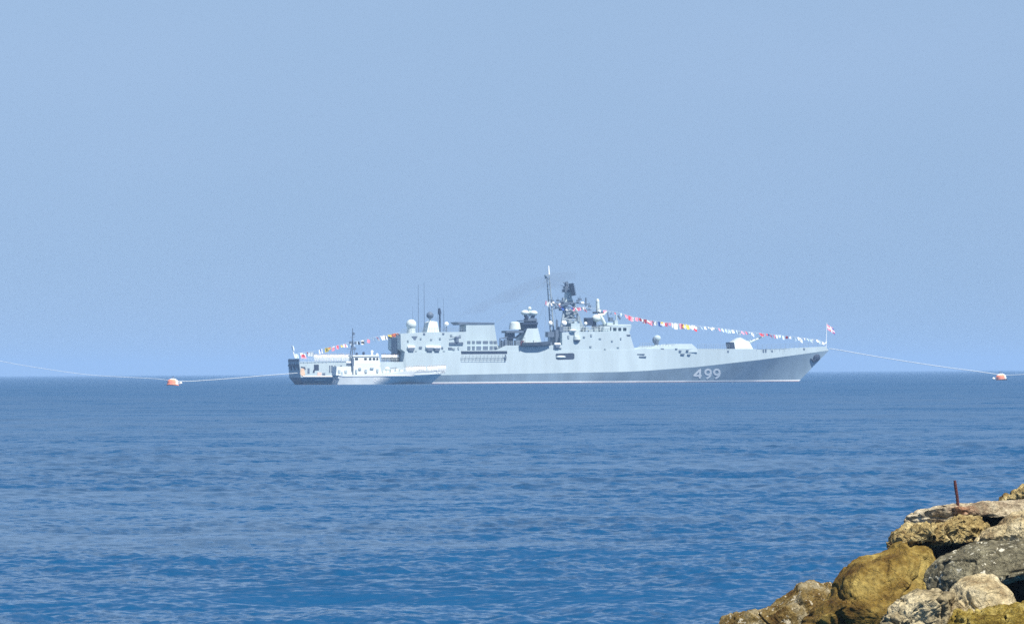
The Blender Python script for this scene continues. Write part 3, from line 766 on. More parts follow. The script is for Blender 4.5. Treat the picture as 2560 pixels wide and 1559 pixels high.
b.build("interrogator_aerial", MIDG, lat)
b = MB()
b.tube([S3(1364, 754, -1.5), S3(1400, 759, -1.5), S3(1440, 757, -1.5), S3(1472, 760, -1.5)], 0.14, 6)
b.tube([S3(1383, 772, -1.5), S3(1410, 766, -1.5), S3(1445, 769, -1.5), S3(1478, 775, -1.5)], 0.12, 6)
for x, y in ((1381, 752), (1395, 751), (1388, 762), (1399, 761), (1405, 753), (1445, 752), (1450, 748), (1474, 766), (1391, 768)):
    c_ = S3(x, y, -1.5); b.box(c_.x - 0.3, c_.x + 0.3, c_.y - 0.3, c_.y + 0.3, c_.z - 0.25, c_.z + 0.25); b.tube([c_, c_ + Vector((0, 0, 0.9))], 0.05, 5)
b.tube([S3(1465, 765, -1.5), S3(1464.5, 744, -1.5)], 0.18, 6); b.tube([S3(1402, 770, -1.5), S3(1402, 776, -1.5)], 0.5, 8)
b.build("yard", MIDG, lat)
LH = MB().ball(S3(1456, 757.5, -1.7), 0.42, 0.4, 0.32).ball(S3(1383, 757, -1.7), 0.3).ball(S3(1399, 761, -1.7), 0.3)
build_each(LH, "lamp_housing", WHITE, lat, True)
# forward search dome and director over the bridge
b = MB(); c = S3(1495, 764, -0.5)
b.cyl(S3(1495, 779, -0.5), S3(1494, 757, -0.5), 0.45, 0.4, 12); b.ball(S3(1494, 754, -0.5), 0.42, 0.42, 0.7); b.build("search_dome", PAINT_W, FR, True)
b = MB(); pbox(b, 1489, 779, 1510, 783, -1.5, 1.2); pbox(b, 1468, 794, 1482, 813, -2.5, 0.5); pbox(b, 1484, 800, 1491, 818, -1.5, 0.2); build_each(b, "dome_base", DARK, FR)
b = MB(); b.ball(S3(1491, 795, -1.5), 1.1, 0.8, 0.85, 16, 10)
b.tube([S3(1495, 788, -1.6), S3(1510, 786, -1.6), S3(1518, 778, -1.6)], [0.45, 0.3, 0.12], 8)
b.tube([S3(1500, 789, -1.6), S3(1507, 800, -1.6), S3(1516, 814, -1.6), S3(1520, 828, -1.6)], [0.5, 0.42, 0.36, 0.3], 8)
b.build("fire_director", PAINT_W, FR, True)
b = MB(); pbox(b, 1537, 800, 1545, 814, -3.6, -2.2); pbox(b, 1518, 806, 1534, 813, -3.0, 1); b.tube([S3(1541, 800, -2.5), S3(1540, 785, -2.5)], 0.2, 6)
pbox(b, 1428, 808, 1450, 828, -4.0, 1.0); pbox(b, 1436, 802, 1444, 808, -3.5, -1.0)
build_each(b, "bridge_deckhouse", PAINT, FR)
b = MB(); b.tube([S3(1545, 788, -2.5), S3(1551, 798, -2.5)], 0.22, 6); b.tube([S3(1521, 797, -2.5), S3(1519, 780, -2.5)], 0.12, 6); pbox(b, 1524, 793, 1533, 803, -2.2, -1.0)
build_each(b, "navigation_aerial", MIDG, FR)
b = MB()
for k in range(17):
    p = S3(1410 + k * 7.0, 829.5, -5.9); b.cyl(p, p + Vector((0, 0, 1.1)), 0.035, n=5)
for dz in (0.4, 0.75, 1.1):
    b.tube([S3(1408, 829.5, -5.9) + Vector((0, 0, dz)), S3(1526, 828.5, -5.9) + Vector((0, 0, dz))], 0.03, 5)
b.build("railing", PAINT_W, FR)

# small fittings that crowd the sides and roofs
b = MB()
for x, y, w_, h_ in ((1460, 842, 5, 4), (1478, 838, 4, 6), (1500, 846, 6, 3), (1530, 852, 4, 4), (1421, 842, 4, 8), (1476, 866, 5, 4), (1512, 873, 4, 4), (1545, 868, 5, 3), (1552, 846, 3, 5)):
    p = on_hull(x, y, 0.0, briB)
    if p: b.box(p.x - w_ / 22, p.x + w_ / 22, p.y - .16, p.y + .3, p.z - h_ / 22, p.z + h_ / 22)
build_each(b, "vent_box", GREY2, bri)
b = MB()
for x, y, w_, h_ in ((1020, 852, 4, 5), (1052, 846, 4, 4), (1078, 848, 5, 3), (1100, 846, 4, 5), (1040, 878, 5, 3), (1110, 878, 5, 4), (1134, 872, 6, 5), (1146, 870, 3, 7), (1088, 880, 4, 3), (1128, 838, 5, 5), (1150, 840, 5, 6)):
    p = on_hull(x, y, 0.0, aftB)
    if p: b.box(p.x - w_ / 22, p.x + w_ / 22, p.y - .16, p.y + .3, p.z - h_ / 22, p.z + h_ / 22)
build_each(b, "vent_box", GREY2, aft)
def rail(x0, y0, x1, y1, yl, k_):
    b = MB()
    for i in range(k_ + 1):
        p = S3(x0 + (x1 - x0) * i / k_, y0 + (y1 - y0) * i / k_, yl); b.cyl(p, p + Vector((0, 0, 1.05)), .03, n=5)
    for dz in (.4, .72, 1.05): b.tube([S3(x0, y0, yl) + Vector((0, 0, dz)), S3(x1, y1, yl) + Vector((0, 0, dz))], .025, 5)
    b.build("railing", GREY2, FR)
rail(1004, 834, 1060, 830.5, -6.3, 9); rail(1060, 830.5, 1160, 829.5, -6.3, 15); rail(1268, 863, 1302, 863, -6.5, 6); rail(1600, 869, 1630, 868, -6.0, 5); 
for xa, xb in ((1744, 1824), (1894, 2056)):      # rails that follow the deck edge of the bow
    b = MB(); ps = []
    for i in range(15):
        x = xa + (xb - xa) * i / 14
        yl = -float(np.interp(x, [a_[0] for a_ in D_PX], [-a_[2] for a_ in D_PX])) + 0.12
        s_ = S(x, 870, yl)[0]; ps.append(Vector((s_, yl, interp(dkz, s_))))
        b.cyl(ps[-1], ps[-1] + Vector((0, 0, 1.0)), .03, n=5)
    for dz in (.5, 1.0): b.tube([p + Vector((0, 0, dz)) for p in ps], .025, 5)
    b.build("railing", GREY2, FR)
b = MB()
for x0, y0, x1, y1 in ((1370, 690, 1430, 712), (1372, 694, 1240, 806), (1366, 700, 1320, 772), (1366, 752, 1345, 800), (1472, 760, 1540, 787), (1430, 712, 1494, 750), (1372, 700, 1440, 762), (1464, 744, 1510, 815), (1366, 754, 1360, 862), (1378, 745, 1400, 829), (1478, 775, 1504, 828)):
    b.tube([S3(x0, y0, -1.0), S3((x0 + x1) / 2, (y0 + y1) / 2 + 1.5, -1.0), S3(x1, y1, -1.0)], .03, 4)
b.build("rigging", GREY2, lat)
b = MB()
for x, y, w_, h_ in ((1424, 803, 8, 9), (1446, 797, 7, 12), (1454, 818, 10, 9), (1466, 822, 8, 8), (1476, 826, 10, 6), (1490, 824, 9, 9), (1502, 820, 8, 12), (1408, 822, 9, 10), (1415, 764, 6, 6), (1424, 741, 5, 7), (1408, 748, 4, 8), (1436, 762, 5, 8), (1420, 787, 6, 8)):
    c_ = S3(x, y, -3.2 if y > 790 else -1.2); b.box(c_.x - w_ / 22, c_.x + w_ / 22, c_.y - .5, c_.y + .6, c_.z - h_ / 22, c_.z + h_ / 22)
build_each(b, "sensor_box", GREY2, lat)

# foredeck: launchers, rangefinder, gun
b = MB()
for k in range(4):
    x = 1640 + k * 11; b.tube([S3(x, 881 + (k % 2), -6.3), S3(x + 3, 868 + (k % 2) * 2, -6.0)], 0.16, 6)
for x, y, w_, h_ in ((1655, 872, 9, 3), (1706, 885, 10, 3), (1700, 877, 6, 4), (1718, 876, 6, 4), (1660, 859.5, 12, 4), (1722, 886, 8, 2.5), (1690, 872, 6, 3)):
    p = on_hull(x, y, 0.0, foreB) or on_hull(x, y, 0.0)
    if p: b.box(p.x - w_ / 22, p.x + w_ / 22, p.y - 0.25, p.y + 0.4, p.z - h_ / 22, p.z + h_ / 22)
build_each(b, "deck_fitting", MIDG, fore)
b = MB()
for k in range(6):
    c_ = S3(1640 + k * 7, 866, -4.5); b.box(c_.x - 0.25, c_.x + 0.25, c_.y, c_.y + 3, c_.z - 0.1, c_.z + 0.35)
build_each(b, "launcher_hatch", PAINT_W, fore)
b = MB(); pbox(b, 1614, 873, 1618, 891, -6.62, -6.0); b.build("door", DARK, fore)
b = MB(); pbox(b, 1593, 884, 1612, 886, -7.0, -6.5); pbox(b, 1598, 890, 1616, 892.5, -7.1, -6.6); build_each(b, "ledge", MIDG, FR)
rf = MB().ball(S3(1643, 845, -2.5), 0.85, 0.8, 0.72, 16, 12).build("rangefinder", PAINT, FR, True)
b = MB(); b.cyl(S3(1641, 867, -2.5), S3(1641, 849, -2.5), 0.4, 0.6, 12); c_ = S3(1635, 850, -2.5); b.ball(c_, 0.35, 0.7, 0.7); b.build("pedestal", MIDG, rf, True)

gpx = [(1835, 873), (1832, 855), (1844, 847), (1853, 843), (1869, 852), (1876, 858), (1883, 873)]
pts = [S(x, y, -1.6) for x, y in gpx]
zb_ = pts[0][1]
tur = MB().prism(pts, lambda z: -1.7 + 0.22 * (z - zb_), lambda z: 1.7 - 0.22 * (z - zb_)).build("gun_turret", PAINT_W, FR)
b = MB(); c_ = S3(1868, 857, 0); b.tube([c_, S3(1890, 848.5, 0), S3(1913, 839, 0)], [0.42, 0.22, 0.16], 10); b.ball(c_, 0.6, 0.5, 0.5, 12, 8)
b.build("gun_barrel", PAINT_W, tur, True)
b = MB(); pts = [S(x, y, -1.75) for x, y in [(1825, 855), (1835, 855), (1838, 872), (1828, 873.5)]]; b.prism(pts, lambda z: -1.75, lambda z: 1.75); b.build("rear_face_shade", DARK, tur)  # dark slab over the turret's rear, coloured as that face's shade
b = MB(); b.cyl(S3(1857, 876, 0), S3(1857, 872, 0), 2.3, 2.3, 20); b.build("turret_ring", MIDG, tur)
b = MB()
for x in (1908, 1914):
    c_ = on_hull(x, 877, 0.0); b.cyl(c_ - Vector((0, -0.2, 0.3)), c_ + Vector((0, 0.2, 0.35)), 0.3, 0.3, 10)
for x, y in ((1930, 877), (2010, 872), (1820, 878)):
    c_ = on_hull(x, y, 0.0); b.box(c_.x - 0.2, c_.x + 0.2, c_.y - 0.08, c_.y + 0.2, c_.z - 0.2, c_.z + 0.2)
build_each(b, "fairlead", MIDG, FR)
# anchor in its recess under the flare
anc = MB()
for x, y in ((2041, 893),):
    c_ = on_hull(x, y, 0.05); e_ = on_hull(2034, 903, 0.2)
    if c_ and e_:
        anc.tube([c_ + Vector((0, -0.1, 0.6)), e_], 0.28, 8); anc.tube([e_ + Vector((-0.9, -0.2, 0.7)), e_, e_ + Vector((0.5, -0.2, 0.9))], [0.16, 0.34, 0.16], 8); anc.ball(c_, 0.95, 0.45, 0.85, 12, 8)
anc.build("anchor", DARK, FR)

# jack staff with its flag, ensign staff with its flag
def wave_flag(mb, o, du, dv, nu, nv, mats_fn, amp=0.12, phase=0.0):
    """Rippling cloth from corner o spanned by du (fly) and dv (hoist, downwards); both faces modelled."""
    nn = du.cross(dv).normalized()
    v = []
    for j in range(nv + 1):
        for i in range(nu + 1):
            u_, w_ = i / nu, j / nv
            v.append(o + du * u_ + dv * w_ + nn * (amp * math.sin(u_ * 7 + phase + w_ * 1.5) * (0.25 + u_)) + Vector((0, 0, -0.08 * u_)))
    off = nn * 0.02; m = len(v)
    for j in range(nv):
        for i in range(nu):
            a_ = j * (nu + 1) + i
            mb.add([v[a_], v[a_ + 1], v[a_ + nu + 2], v[a_ + nu + 1]], [(0, 1, 2, 3)], mats_fn((i + .5) / nu, (j + .5) / nv))
FL = [FLAGM[k] for k in ("red", "white", "yellow", "blue", "orange", "pink", "black", "pale")]
js = MB().tube([S3(2065, 868, 0), S3(2067, 806, 0)], [0.09, 0.05], 6)
js.box(S3(2062, 862, 0).x, S3(2066, 862, 0).x, -0.2, 0.2, S3(0, 868, 0).z, S3(2062, 855, 0).z, 0)
js_o = js.build("jack_staff", WHITE, FR)
b = MB()
def jack(u_, w_):
    a_ = abs((u_ - 0.5) - (w_ - 0.5)) < 0.13 or abs((u_ - 0.5) + (w_ - 0.5)) < 0.13
    if abs(u_ - 0.5) < 0.06 or abs(w_ - 0.5) < 0.07: return 1
    return (3 if u_ > .4 else 5) if a_ else (0 if (u_ + w_) % .5 < .25 else 5)
o_ = S3(2066, 809, 0); wave_flag(b, o_, Vector((2.0, 0.3, -1.15)), Vector((0.35, 0, -1.4)), 14, 10, jack, 0.16)
b.build("jack_flag", FL, js_o)
es = MB().tube([S3(737, 895, -2), S3(731, 870, -2)], [0.14, 0.1], 6).build("ensign_staff", WHITE, FR)
b = MB(); wave_flag(b, S3(727, 861, -2), Vector((0.5, -0.3, -0.2)), Vector((0.35, 0, -1.2)), 8, 8, lambda u_, w_: 7 if abs(u_ - w_) < .18 or abs(u_ + w_ - 1) < .18 else 1, 0.1)
b.build("ensign", FL, es)

# stern: bulwark nets, openings painted dark, gear
b = MB()
for k in range(27):
    p = S3(752 + k * 9.2, 905, -6.7); b.cyl(p, p + Vector((0, 0, 1.0)), 0.03, n=5)
for dz in (0.3, 0.65, 1.0):
    b.tube([S3(752, 905, -6.7) + Vector((0, 0, dz)), S3(996, 904, -7.0) + Vector((0, 0, dz))], 0.03, 5)
b.build("railing", PAINT_W, FR)
sx = ds0
b = MB(); b.box(sx - 0.05, sx + 0.1, -6.3, 6.3, S(748, 904, -6.4)[1], S(748, 896.5, -6.4)[1])
for k in range(9):
    yk = -5.6 + k * 1.4; b.box(sx - 0.12, sx + 0.05, yk, yk + 0.5, S(748, 925 - (k % 3) * 5, -6.4)[1], S(748, 911 - (k % 2) * 4, -6.4)[1])
b.build("transom_plating", MIDG, FR)
for px in (rect(785, 911, 797, 925), [(783, 924), (788, 924), (786, 931), (782, 931)], rect(769, 920, 774, 933)):
    patch("side_opening_shade", px, DARK if px[0][0] > 780 else MIDG, None, FR)  # dark plates coloured as the unlit insides of the openings
patch("side_opening_shade", [(752, 916), (763, 917), (764, 923), (760, 924), (758, 919), (752, 918)], DARK, None, FR)
patch("mooring_fender", [(752, 920), (760, 921), (763, 936), (756, 940), (751, 934)], mat("buff_canvas", (0.72, 0.50, 0.34), 0.9), None, FR, 0.1, 0.4)
patch("mooring_fender", [(794, 930), (804, 931), (803, 938), (793, 938)], mat("pink_canvas", (0.74, 0.52, 0.44), 0.9), None, FR, 0.1, 0.4)
patch("side_plate", rect(806, 932, 813, 942), MIDG, None, FR)
for x0, x1 in ((823, 826), (828, 832), (836, 839), (850, 855)):
    patch("side_vent", rect(x0, 913, x1, 931), MIDG, None, FR)
v = []
for i in range(30):
    x = 758 + i * 11.6
    v += [on_hull(x, 938.5, 0.12), on_hull(x, 941.5, 0.12)]
MB().add(v, [(i * 2, i * 2 + 2, i * 2 + 3, i * 2 + 1) for i in range(29)]).build("strake_or_sunlit_band", WHITE, FR)  # white strip painted as the overexposed sunlit side above the knuckle
patch("hull_mark", rect(789, 948, 815, 950), PAINT_W, None, FR)

# tender on the boat deck: stands on the ship, so a thing of its own
tb = S3(1340, 862, -7.2)
rhib = empty("tender_boat", P0 + U * tb.x + NRM * tb.y + Vector((0, 0, tb.z)), ANG)
tag(rhib, "dark open tender stowed along the boat deck amidships of the frigate", "boat")
b = MB(); prof = []
for i in range(15):
    u_ = i / 14; w_ = 0.95 * math.sin(min(1, u_ * 2.4 + 0.35) * math.pi / 2) * (1 - max(0, (u_ - 0.55) / 0.45) ** 2.2)
    prof.append((-3.4 + 6.8 * u_, max(w_, 0.04), 0.55 + 0.35 * u_ ** 2.5, -0.35 + 0.55 * max(0, u_ - 0.5) ** 1.5))
for sgn in (-1, 1):
    v = []
    for x, w_, zt, zb_ in prof: v += [(x, 0, zb_), (x, sgn * w_ * 0.8, zb_ + 0.25), (x, sgn * w_, zt), (x, sgn * w_ * 0.7, zt - 0.15), (x, 0, zt - 0.2)]
    b.add(v, [(i * 5 + j, i * 5 + j + 1, i * 5 + j + 6, i * 5 + j + 5) for i in range(14) for j in range(4)])
b.add([(-3.4, -0.75, -0.1), (-3.4, 0.75, -0.1), (-3.4, 0.75, 0.5), (-3.4, -0.75, 0.5)], [(0, 1, 2, 3)])
b.build("hull", mat("navy_rubber", (0.06, 0.085, 0.12), 0.6), rhib, True)
b = MB(); b.box(-3.6, -3.0, -0.3, 0.3, -0.3, 0.9); b.box(-3.3, -2.9, -0.4, 0.4, 0.7, 1.0); b.build("outboard_motor", mat("maroon_paint", (0.14, 0.05, 0.06), 0.6), rhib)
b = MB(); b.box(-0.6, 0.1, -0.4, 0.4, 0.3, 1.05); b.tube([(-2.6, -0.5, 0.4), (-2.6, -0.5, 1.7), (-2.6, 0.5, 1.7), (-2.6, 0.5, 0.4)], 0.07, 6); b.box(-2.5, -1.4, -0.5, 0.5, 0.35, 0.8); b.build("console", PAINT_W, rhib)

# ------------------------------------------------------------------ patrol boat lying alongside
BY = -17.0
bo = S3(960, 960, BY)
boat = tag(empty("patrol_boat", P0 + U * bo.x + NRM * bo.y, ANG), "small pale patrol boat with a wheelhouse lying alongside the frigate's stern", "patrol boat")
ox = bo.x
def B3(x, y, yl):                       # boat-local point at a photo pixel, yl metres off the boat's centre line
    s, z = S(x, y, BY + yl); return Vector((s - ox, yl, z))
KB = [(851, 941, -3.4), (900, 941, -3.6), (985, 940, -3.6), (1030, 938.5, -3.2), (1075, 936.5, -1.9), (1104, 934.5, 0)]
DB = [(846, 937, -3.4), (900, 936, -3.6), (960, 934, -3.6), (1000, 929, -3.5), (1040, 928, -3.2), (1085, 926, -1.9), (1112, 925, -0.08)]
kz = [(B3(*k).x, B3(*k).z) for k in KB]; kb = [(B3(*k).x, -k[2]) for k in KB]
dz_ = [(B3(*k).x, B3(*k).z) for k in DB]; db_ = [(B3(*k).x, -k[2]) for k in DB]
w0, w1 = B3(843, 961, -3.0).x, B3(1078, 957, 0).x
wb_ = [(w0, 3.1), (w0 + 4, 3.45), (w0 + 8, 3.4), (w0 + 11, 2.7), (w0 + 16, 1.2), (w1, 0.04)]
bh = []
for i in range(61):
    u_ = i / 60
    sw = w0 + u_ * (w1 - w0); sk = kz[0][0] + u_ * (kz[-1][0] - kz[0][0]); sdk = dz_[0][0] + u_ * (dz_[-1][0] - dz_[0][0])
    bh.append([(sw, interp(wb_, sw) * .9, -1.0), (sw, interp(wb_, sw), 0), (sk, interp(kb, sk), interp(kz, sk)), (sdk, interp(db_, sdk), interp(dz_, sdk)), (sdk, max(0, interp(db_, sdk) - 0.12), interp(dz_, sdk)), (sdk, max(0, interp(db_, sdk) - 0.12), interp(dz_, sdk) - 0.8), (sdk, 0, interp(dz_, sdk) - 0.8)])
b = MB()
for sgn in (-1, 1):
    v = [(x, sgn * y, z) for st in bh for x, y, z in st]
    b.add(v, [((i * 7 + j, (i + 1) * 7 + j, (i + 1) * 7 + j + 1, i * 7 + j + 1) if sgn < 0 else (i * 7 + j, i * 7 + j + 1, (i + 1) * 7 + j + 1, (i + 1) * 7 + j)) for i in range(60) for j in range(6)])
tr = [(x, -y, z) for x, y, z in bh[0][:4]] + [(x, y, z) for x, y, z in bh[0][:4]]
b.add(tr, [(0, 4, 5, 1), (1, 5, 6, 2), (2, 6, 7, 3)])
b.build("hull", BOATH, boat)
BB = BVHTree.FromPolygons([Vector(v_) for v_ in b.v], b.f)
BO = P0 + U * bo.x + NRM * bo.y
def on_boat(x, y, off=0.04, bvh=None):
    o = Vector((0, 0, EYE)) - BO
    o = Vector((o.dot(U), o.dot(NRM), o.z)); d = ray(x, y); d = Vector((d.dot(U), d.dot(NRM), d.z))
    h = (bvh or BB).ray_cast(o + d * 700, d)
    return None if h[0] is None else h[0] + (h[1] if h[1].y < 0 else -h[1]) * off
b = MB()
strokes([arc(938, 946.3, 2.6, 2.2, 0, 360), arc(937.2, 950.6, 3.0, 2.5, 0, 360)], 1.5, on_boat, b)
strokes([[(947, 953), (948, 944), (942.5, 949.8), (949.8, 949.8)]], 1.5, on_boat, b)
strokes([[(953, 946), (955, 944.3), (954, 953)]], 1.5, on_boat, b)
b.build("hull_number", WHITE, boat)
v = []
for i in range(24):
    x = 850 + i * 9.6
    v += [on_boat(x, 938.6 - i * 0.10, 0.1), on_boat(x, 940.6 - i * 0.10, 0.1)]
v = [p for p in v]
if all(p is not None for p in v): MB().add(v, [(i * 2, i * 2 + 2, i * 2 + 3, i * 2 + 1) for i in range(23)]).build("strake_or_sunlit_band", WHITE, boat)
def bbox(mb, x0, y0, x1, y1, yn, yf, mi=0):
    a_, c_ = B3(x0, y1, yn), B3(x1, y0, yn); return mb.box(a_.x, c_.x, yn, yf, a_.z, c_.z, mi)
def bpr(name, px, yn, k, m_, parent):
    pts = [(B3(x, y, yn).x, B3(x, y, yn).z) for x, y in px]; zr = min(p[1] for p in pts)
    b = MB().prism(pts, lambda z: yn + k * (z - zr), lambda z: -yn - k * (z - zr)); o = b.build(name, m_, parent)
    return o, BVHTree.FromPolygons([Vector(v_) for v_ in b.v], b.f)
cab, cabB = bpr("deckhouse", [(884, 938), (884, 915), (892, 907), (945, 907), (951, 916), (956, 938)], -2.9, 0.05, BOATW, boat)
wh, whB = bpr("wheelhouse", [(884, 912), (884, 889), (947, 888), (950, 900), (951, 912)], -2.5, 0.08, BOATW, boat)
for x0, x1 in ((887.5, 895), (910.5, 917), (922.5, 928.5), (932, 938), (941, 945.5)):
    pts = [on_boat(x, y, 0.05, whB) for x, y in rect(x0, 894, x1, 899.5)]
    if all(p is not None for p in pts):
        MB().add(pts + [p + Vector((0, .1, 0)) for p in pts], [(0, 1, 2, 3), (7, 6, 5, 4)] + [((i + 1) % 4, i, 4 + i, 4 + (i + 1) % 4) for i in range(4)]).build("window", GLASS, wh)
b = MB(); bbox(b, 882, 887, 948, 890.5, -2.5, 2.5); b.build("roof", WHITE, wh)
b = MB(); bbox(b, 880, 895, 885, 925, -2.6, -1.0); b.build("door", MIDG, cab)
aftc, aftcB = bpr("aft_house", [(840, 938), (842, 916), (884, 915), (884, 938)], -2.4, 0.05, BOATW, boat)
b = MB()
for x, y, w_, h_ in ((846, 924, 5, 8), (853, 929, 4, 10), (862, 925, 6, 7)):
    bbox(b, x, y, x + w_, y + h_, -2.5, -2.2)
build_each(b, "vent", PAINT, aftc)
c_ = B3(873, 906, -2.0)
lr = MB().cyl(c_ - Vector((.65, 0, 0)), c_ + Vector((.65, 0, 0)), 0.27, n=12).build("life_raft", WHITE, boat, True)
MB().box(c_.x - .6, c_.x + .6, c_.y - .2, c_.y + .3, c_.z - .75, c_.z - .2).build("cradle", MIDG, lr)
b = MB()
b.tube([B3(881, 889, 0), B3(881.5, 820, 0)], [0.16, 0.08], 6)
for y, h_ in ((843, 6), (858, 9), (872, 12)): b.tube([B3(881 - h_, y, 0), B3(881 + h_, y - 1, 0)], 0.06, 5)
b.tube([B3(888, 889, -.6), B3(882, 850, 0)], 0.09, 5); b.tube([B3(875, 889, .6), B3(881, 850, 0)], 0.09, 5)
for x, y in ((876, 856), (889, 857), (884, 834), (887, 871)): c_ = B3(x, y, 0); b.box(c_.x - .2, c_.x + .2, -.2, .2, c_.z - .3, c_.z + .3)
b.build("mast", MIDG, boat)
b = MB(); b.ball(B3(930, 878.5, 0), .3).cyl(B3(930, 887, 0), B3(930, 880, 0), .22, .18, 8).ball(B3(943, 885, 0), .28, .28, .2); b.build("radome", WHITE, boat, True)
b = MB(); b.ball(B3(892, 884.5, -.8), .28, .28, .35).ball(B3(909, 883, -.8), .3, .3, .4); build_each(b, "searchlight", DARK, boat, True)
b = MB()
for k in range(16):
    p = B3(962 + k * 9.4, 930, -3.2 + 0.18 * max(0, k - 6)); b.cyl(p, p + Vector((0, 0, .8)), .025, n=5)
b.tube([B3(962 + k * 9.4, 930, -3.2 + 0.18 * max(0, k - 6)) + Vector((0, 0, .8)) for k in range(16)], .03, 5)
b.build("railing", WHITE, boat)
b = MB()
for x, y, w_, h_ in ((900, 921, 6, 5), (915, 927, 5, 8), (930, 920, 8, 4), (944, 926, 4, 8), (891, 928, 4, 9)):
    c_ = B3(x, y, -2.95); b.box(c_.x - w_ / 22, c_.x + w_ / 22, c_.y - .1, c_.y + .3, c_.z - h_ / 22, c_.z + h_ / 22)
build_each(b, "hatch", PAINT, cab)
b = MB()
for x, y, w_, h_ in ((980, 927, 8, 7), (992, 924, 6, 6), (1003, 926, 7, 5), (960, 929, 5, 8)):
    c_ = B3(x, y, -1.2); b.box(c_.x - w_ / 22, c_.x + w_ / 22, c_.y - .6, c_.y + .6, c_.z - h_ / 22, c_.z + h_ / 22)
build_each(b, "deck_locker", BOATW, boat)
c_ = B3(968, 924, 0)
g_ = MB().cyl(c_ - Vector((0, 0, .8)), c_, .5, .4, 10).ball(c_ + Vector((0, 0, .2)), .6, .5, .45).build("deck_gun", PAINT_W, boat, True)
MB().tube([c_ + Vector((.3, 0, .3)), c_ + Vector((2.2, 0, .45))], .08, 6).build("gun_barrel", MIDG, g_)

# ------------------------------------------------------------------ sailors
def body_mesh(name, legs_mat):
    """One continuous standing figure, arms at the sides, grown from a skeleton."""
    J = {'hip': (0, 0, .95), 'waist': (0, 0, 1.1), 'chest': (0, 0, 1.34), 'neck': (0, 0, 1.50), 'jaw': (0.02, 0, 1.58), 'head': (0.01, 0, 1.68), 'crown': (0, 0, 1.76)}
    rad = {'hip': (.15, .12), 'waist': (.13, .10), 'chest': (.16, .12), 'neck': (.055, .055), 'jaw': (.075, .07), 'head': (.088, .078), 'crown': (.06, .055)}
    E_ = [('hip', 'waist'), ('waist', 'chest'), ('chest', 'neck'), ('neck', 'jaw'), ('jaw', 'head'), ('head', 'crown')]
    for sg, t_ in ((1, 'a'), (-1, 'b')):
        for nm, p, r in (('sh', (0, .19 * sg, 1.42), .062), ('el', (-.02, .24 * sg, 1.14), .045), ('wr', (.03, .24 * sg, .90), .034), ('hand', (.05, .235 * sg, .80), .036),
                         ('th', (0, .1 * sg, .88), .10), ('kn', (.01, .11 * sg, .50), .066), ('an', (-.01, .11 * sg, .09), .045), ('toe', (.15, .125 * sg, .035), .036)):
            J[nm + t_] = p; rad[nm + t_] = (r, r)
        E_ += [('chest', 'sh' + t_), ('sh' + t_, 'el' + t_), ('el' + t_, 'wr' + t_), ('wr' + t_, 'hand' + t_), ('hip', 'th' + t_), ('th' + t_, 'kn' + t_), ('kn' + t_, 'an' + t_), ('an' + t_, 'toe' + t_)]
    names = list(J)
    me = bpy.data.meshes.new("figure"); me.from_pydata([J[k] for k in names], [(names.index(a_), names.index(c_)) for a_, c_ in E_], [])
    o = bpy.data.objects.new("figure", me); COL.objects.link(o)
    o.modifiers.new("s", 'SKIN'); sub = o.modifiers.new("d", 'SUBSURF'); sub.levels = sub.render_levels = 1
    for k, sv in zip(names, me.skin_vertices[0].data): sv.radius = rad[k]; sv.use_root = (k == 'hip')
    dg = bpy.context.evaluated_depsgraph_get()
    out = bpy.data.meshes.new_from_object(o.evaluated_get(dg)); out.name = name
    bpy.data.objects.remove(o)
    out.materials.clear()
    for m_ in (CLOTH_W, legs_mat, SKIN, CLOTH_K): out.materials.append(m_)
    for p in out.polygons:
        z = p.center.z; y = abs(p.center.y)
        p.material_index = 2 if z > 1.51 or (z < .88 and y > .19) else 3 if z < .12 else 1 if z < .98 and y < .2 else 0
        p.use_smooth = True
    return out
body_white = body_mesh("sailor_in_white", CLOTH_W)
body_dark = body_mesh("sailor_in_dark_trousers", CLOTH_K)
def cap_mesh(name, m_):
    b = MB().cyl((0, 0, 1.72), (0, 0, 1.765), .10, .105, 12).cyl((0, 0, 1.765), (0, 0, 1.80), .14, .13, 14); o = b.build(name, m_); me = o.data; bpy.data.objects.remove(o); return me
cap_w, cap_k = cap_mesh("white_cap", CLOTH_W), cap_mesh("black_cap", CLOTH_K)
def sailor(p, rz, body, cap, label, group, sc_=1.0):
    o = bpy.data.objects.new("person", body); COL.objects.link(o)
    o.location = P0 + U * p.x + NRM * p.y + Vector((0, 0, p.z)); o.rotation_euler = (0, 0, rz); o.scale = (sc_, sc_, sc_)
    c = bpy.data.objects.new("cap", cap); COL.objects.link(c); c.parent = o
    tag(o, label, "person", group)
face = ANG - math.pi / 2
for k in range(23):
    sailor(S3(787 + k * 4.2 + random.uniform(-.4, .4), 904.0, -5.9), face + random.uniform(-.1, .1), body_white, cap_w, "sailor in white standing in the long row along the frigate's flight deck", "sailors lining the flight deck", random.uniform(1.0, 1.06))
for k in range(10):
    sailor(S3(955 + k * 4.5 + random.uniform(-.5, .5), 904.0, -5.6), face + random.uniform(-.15, .15), body_dark, cap_k, "sailor in white shirt, dark trousers and dark cap before the hangar", "sailors in front of the hangar", random.uniform(1.0, 1.06))
dk = lambda x: interp(dz_, B3(x, 930, -2.4).x) - 0.8
for k in range(23):
    x = 1016 + k * 4.25 + (3 if k > 11 else 0)
    p = S3(x, 930, BY - (2.3 if x < 1050 else 2.3 - (x - 1050) * 0.032)); p.z = dk(x) + 0.28
    sailor(p, face + random.uniform(-.1, .1), body_white, cap_w, "sailor in white standing in the row on the patrol boat's foredeck", "sailors on the patrol boat's foredeck", random.uniform(.97, 1.03))

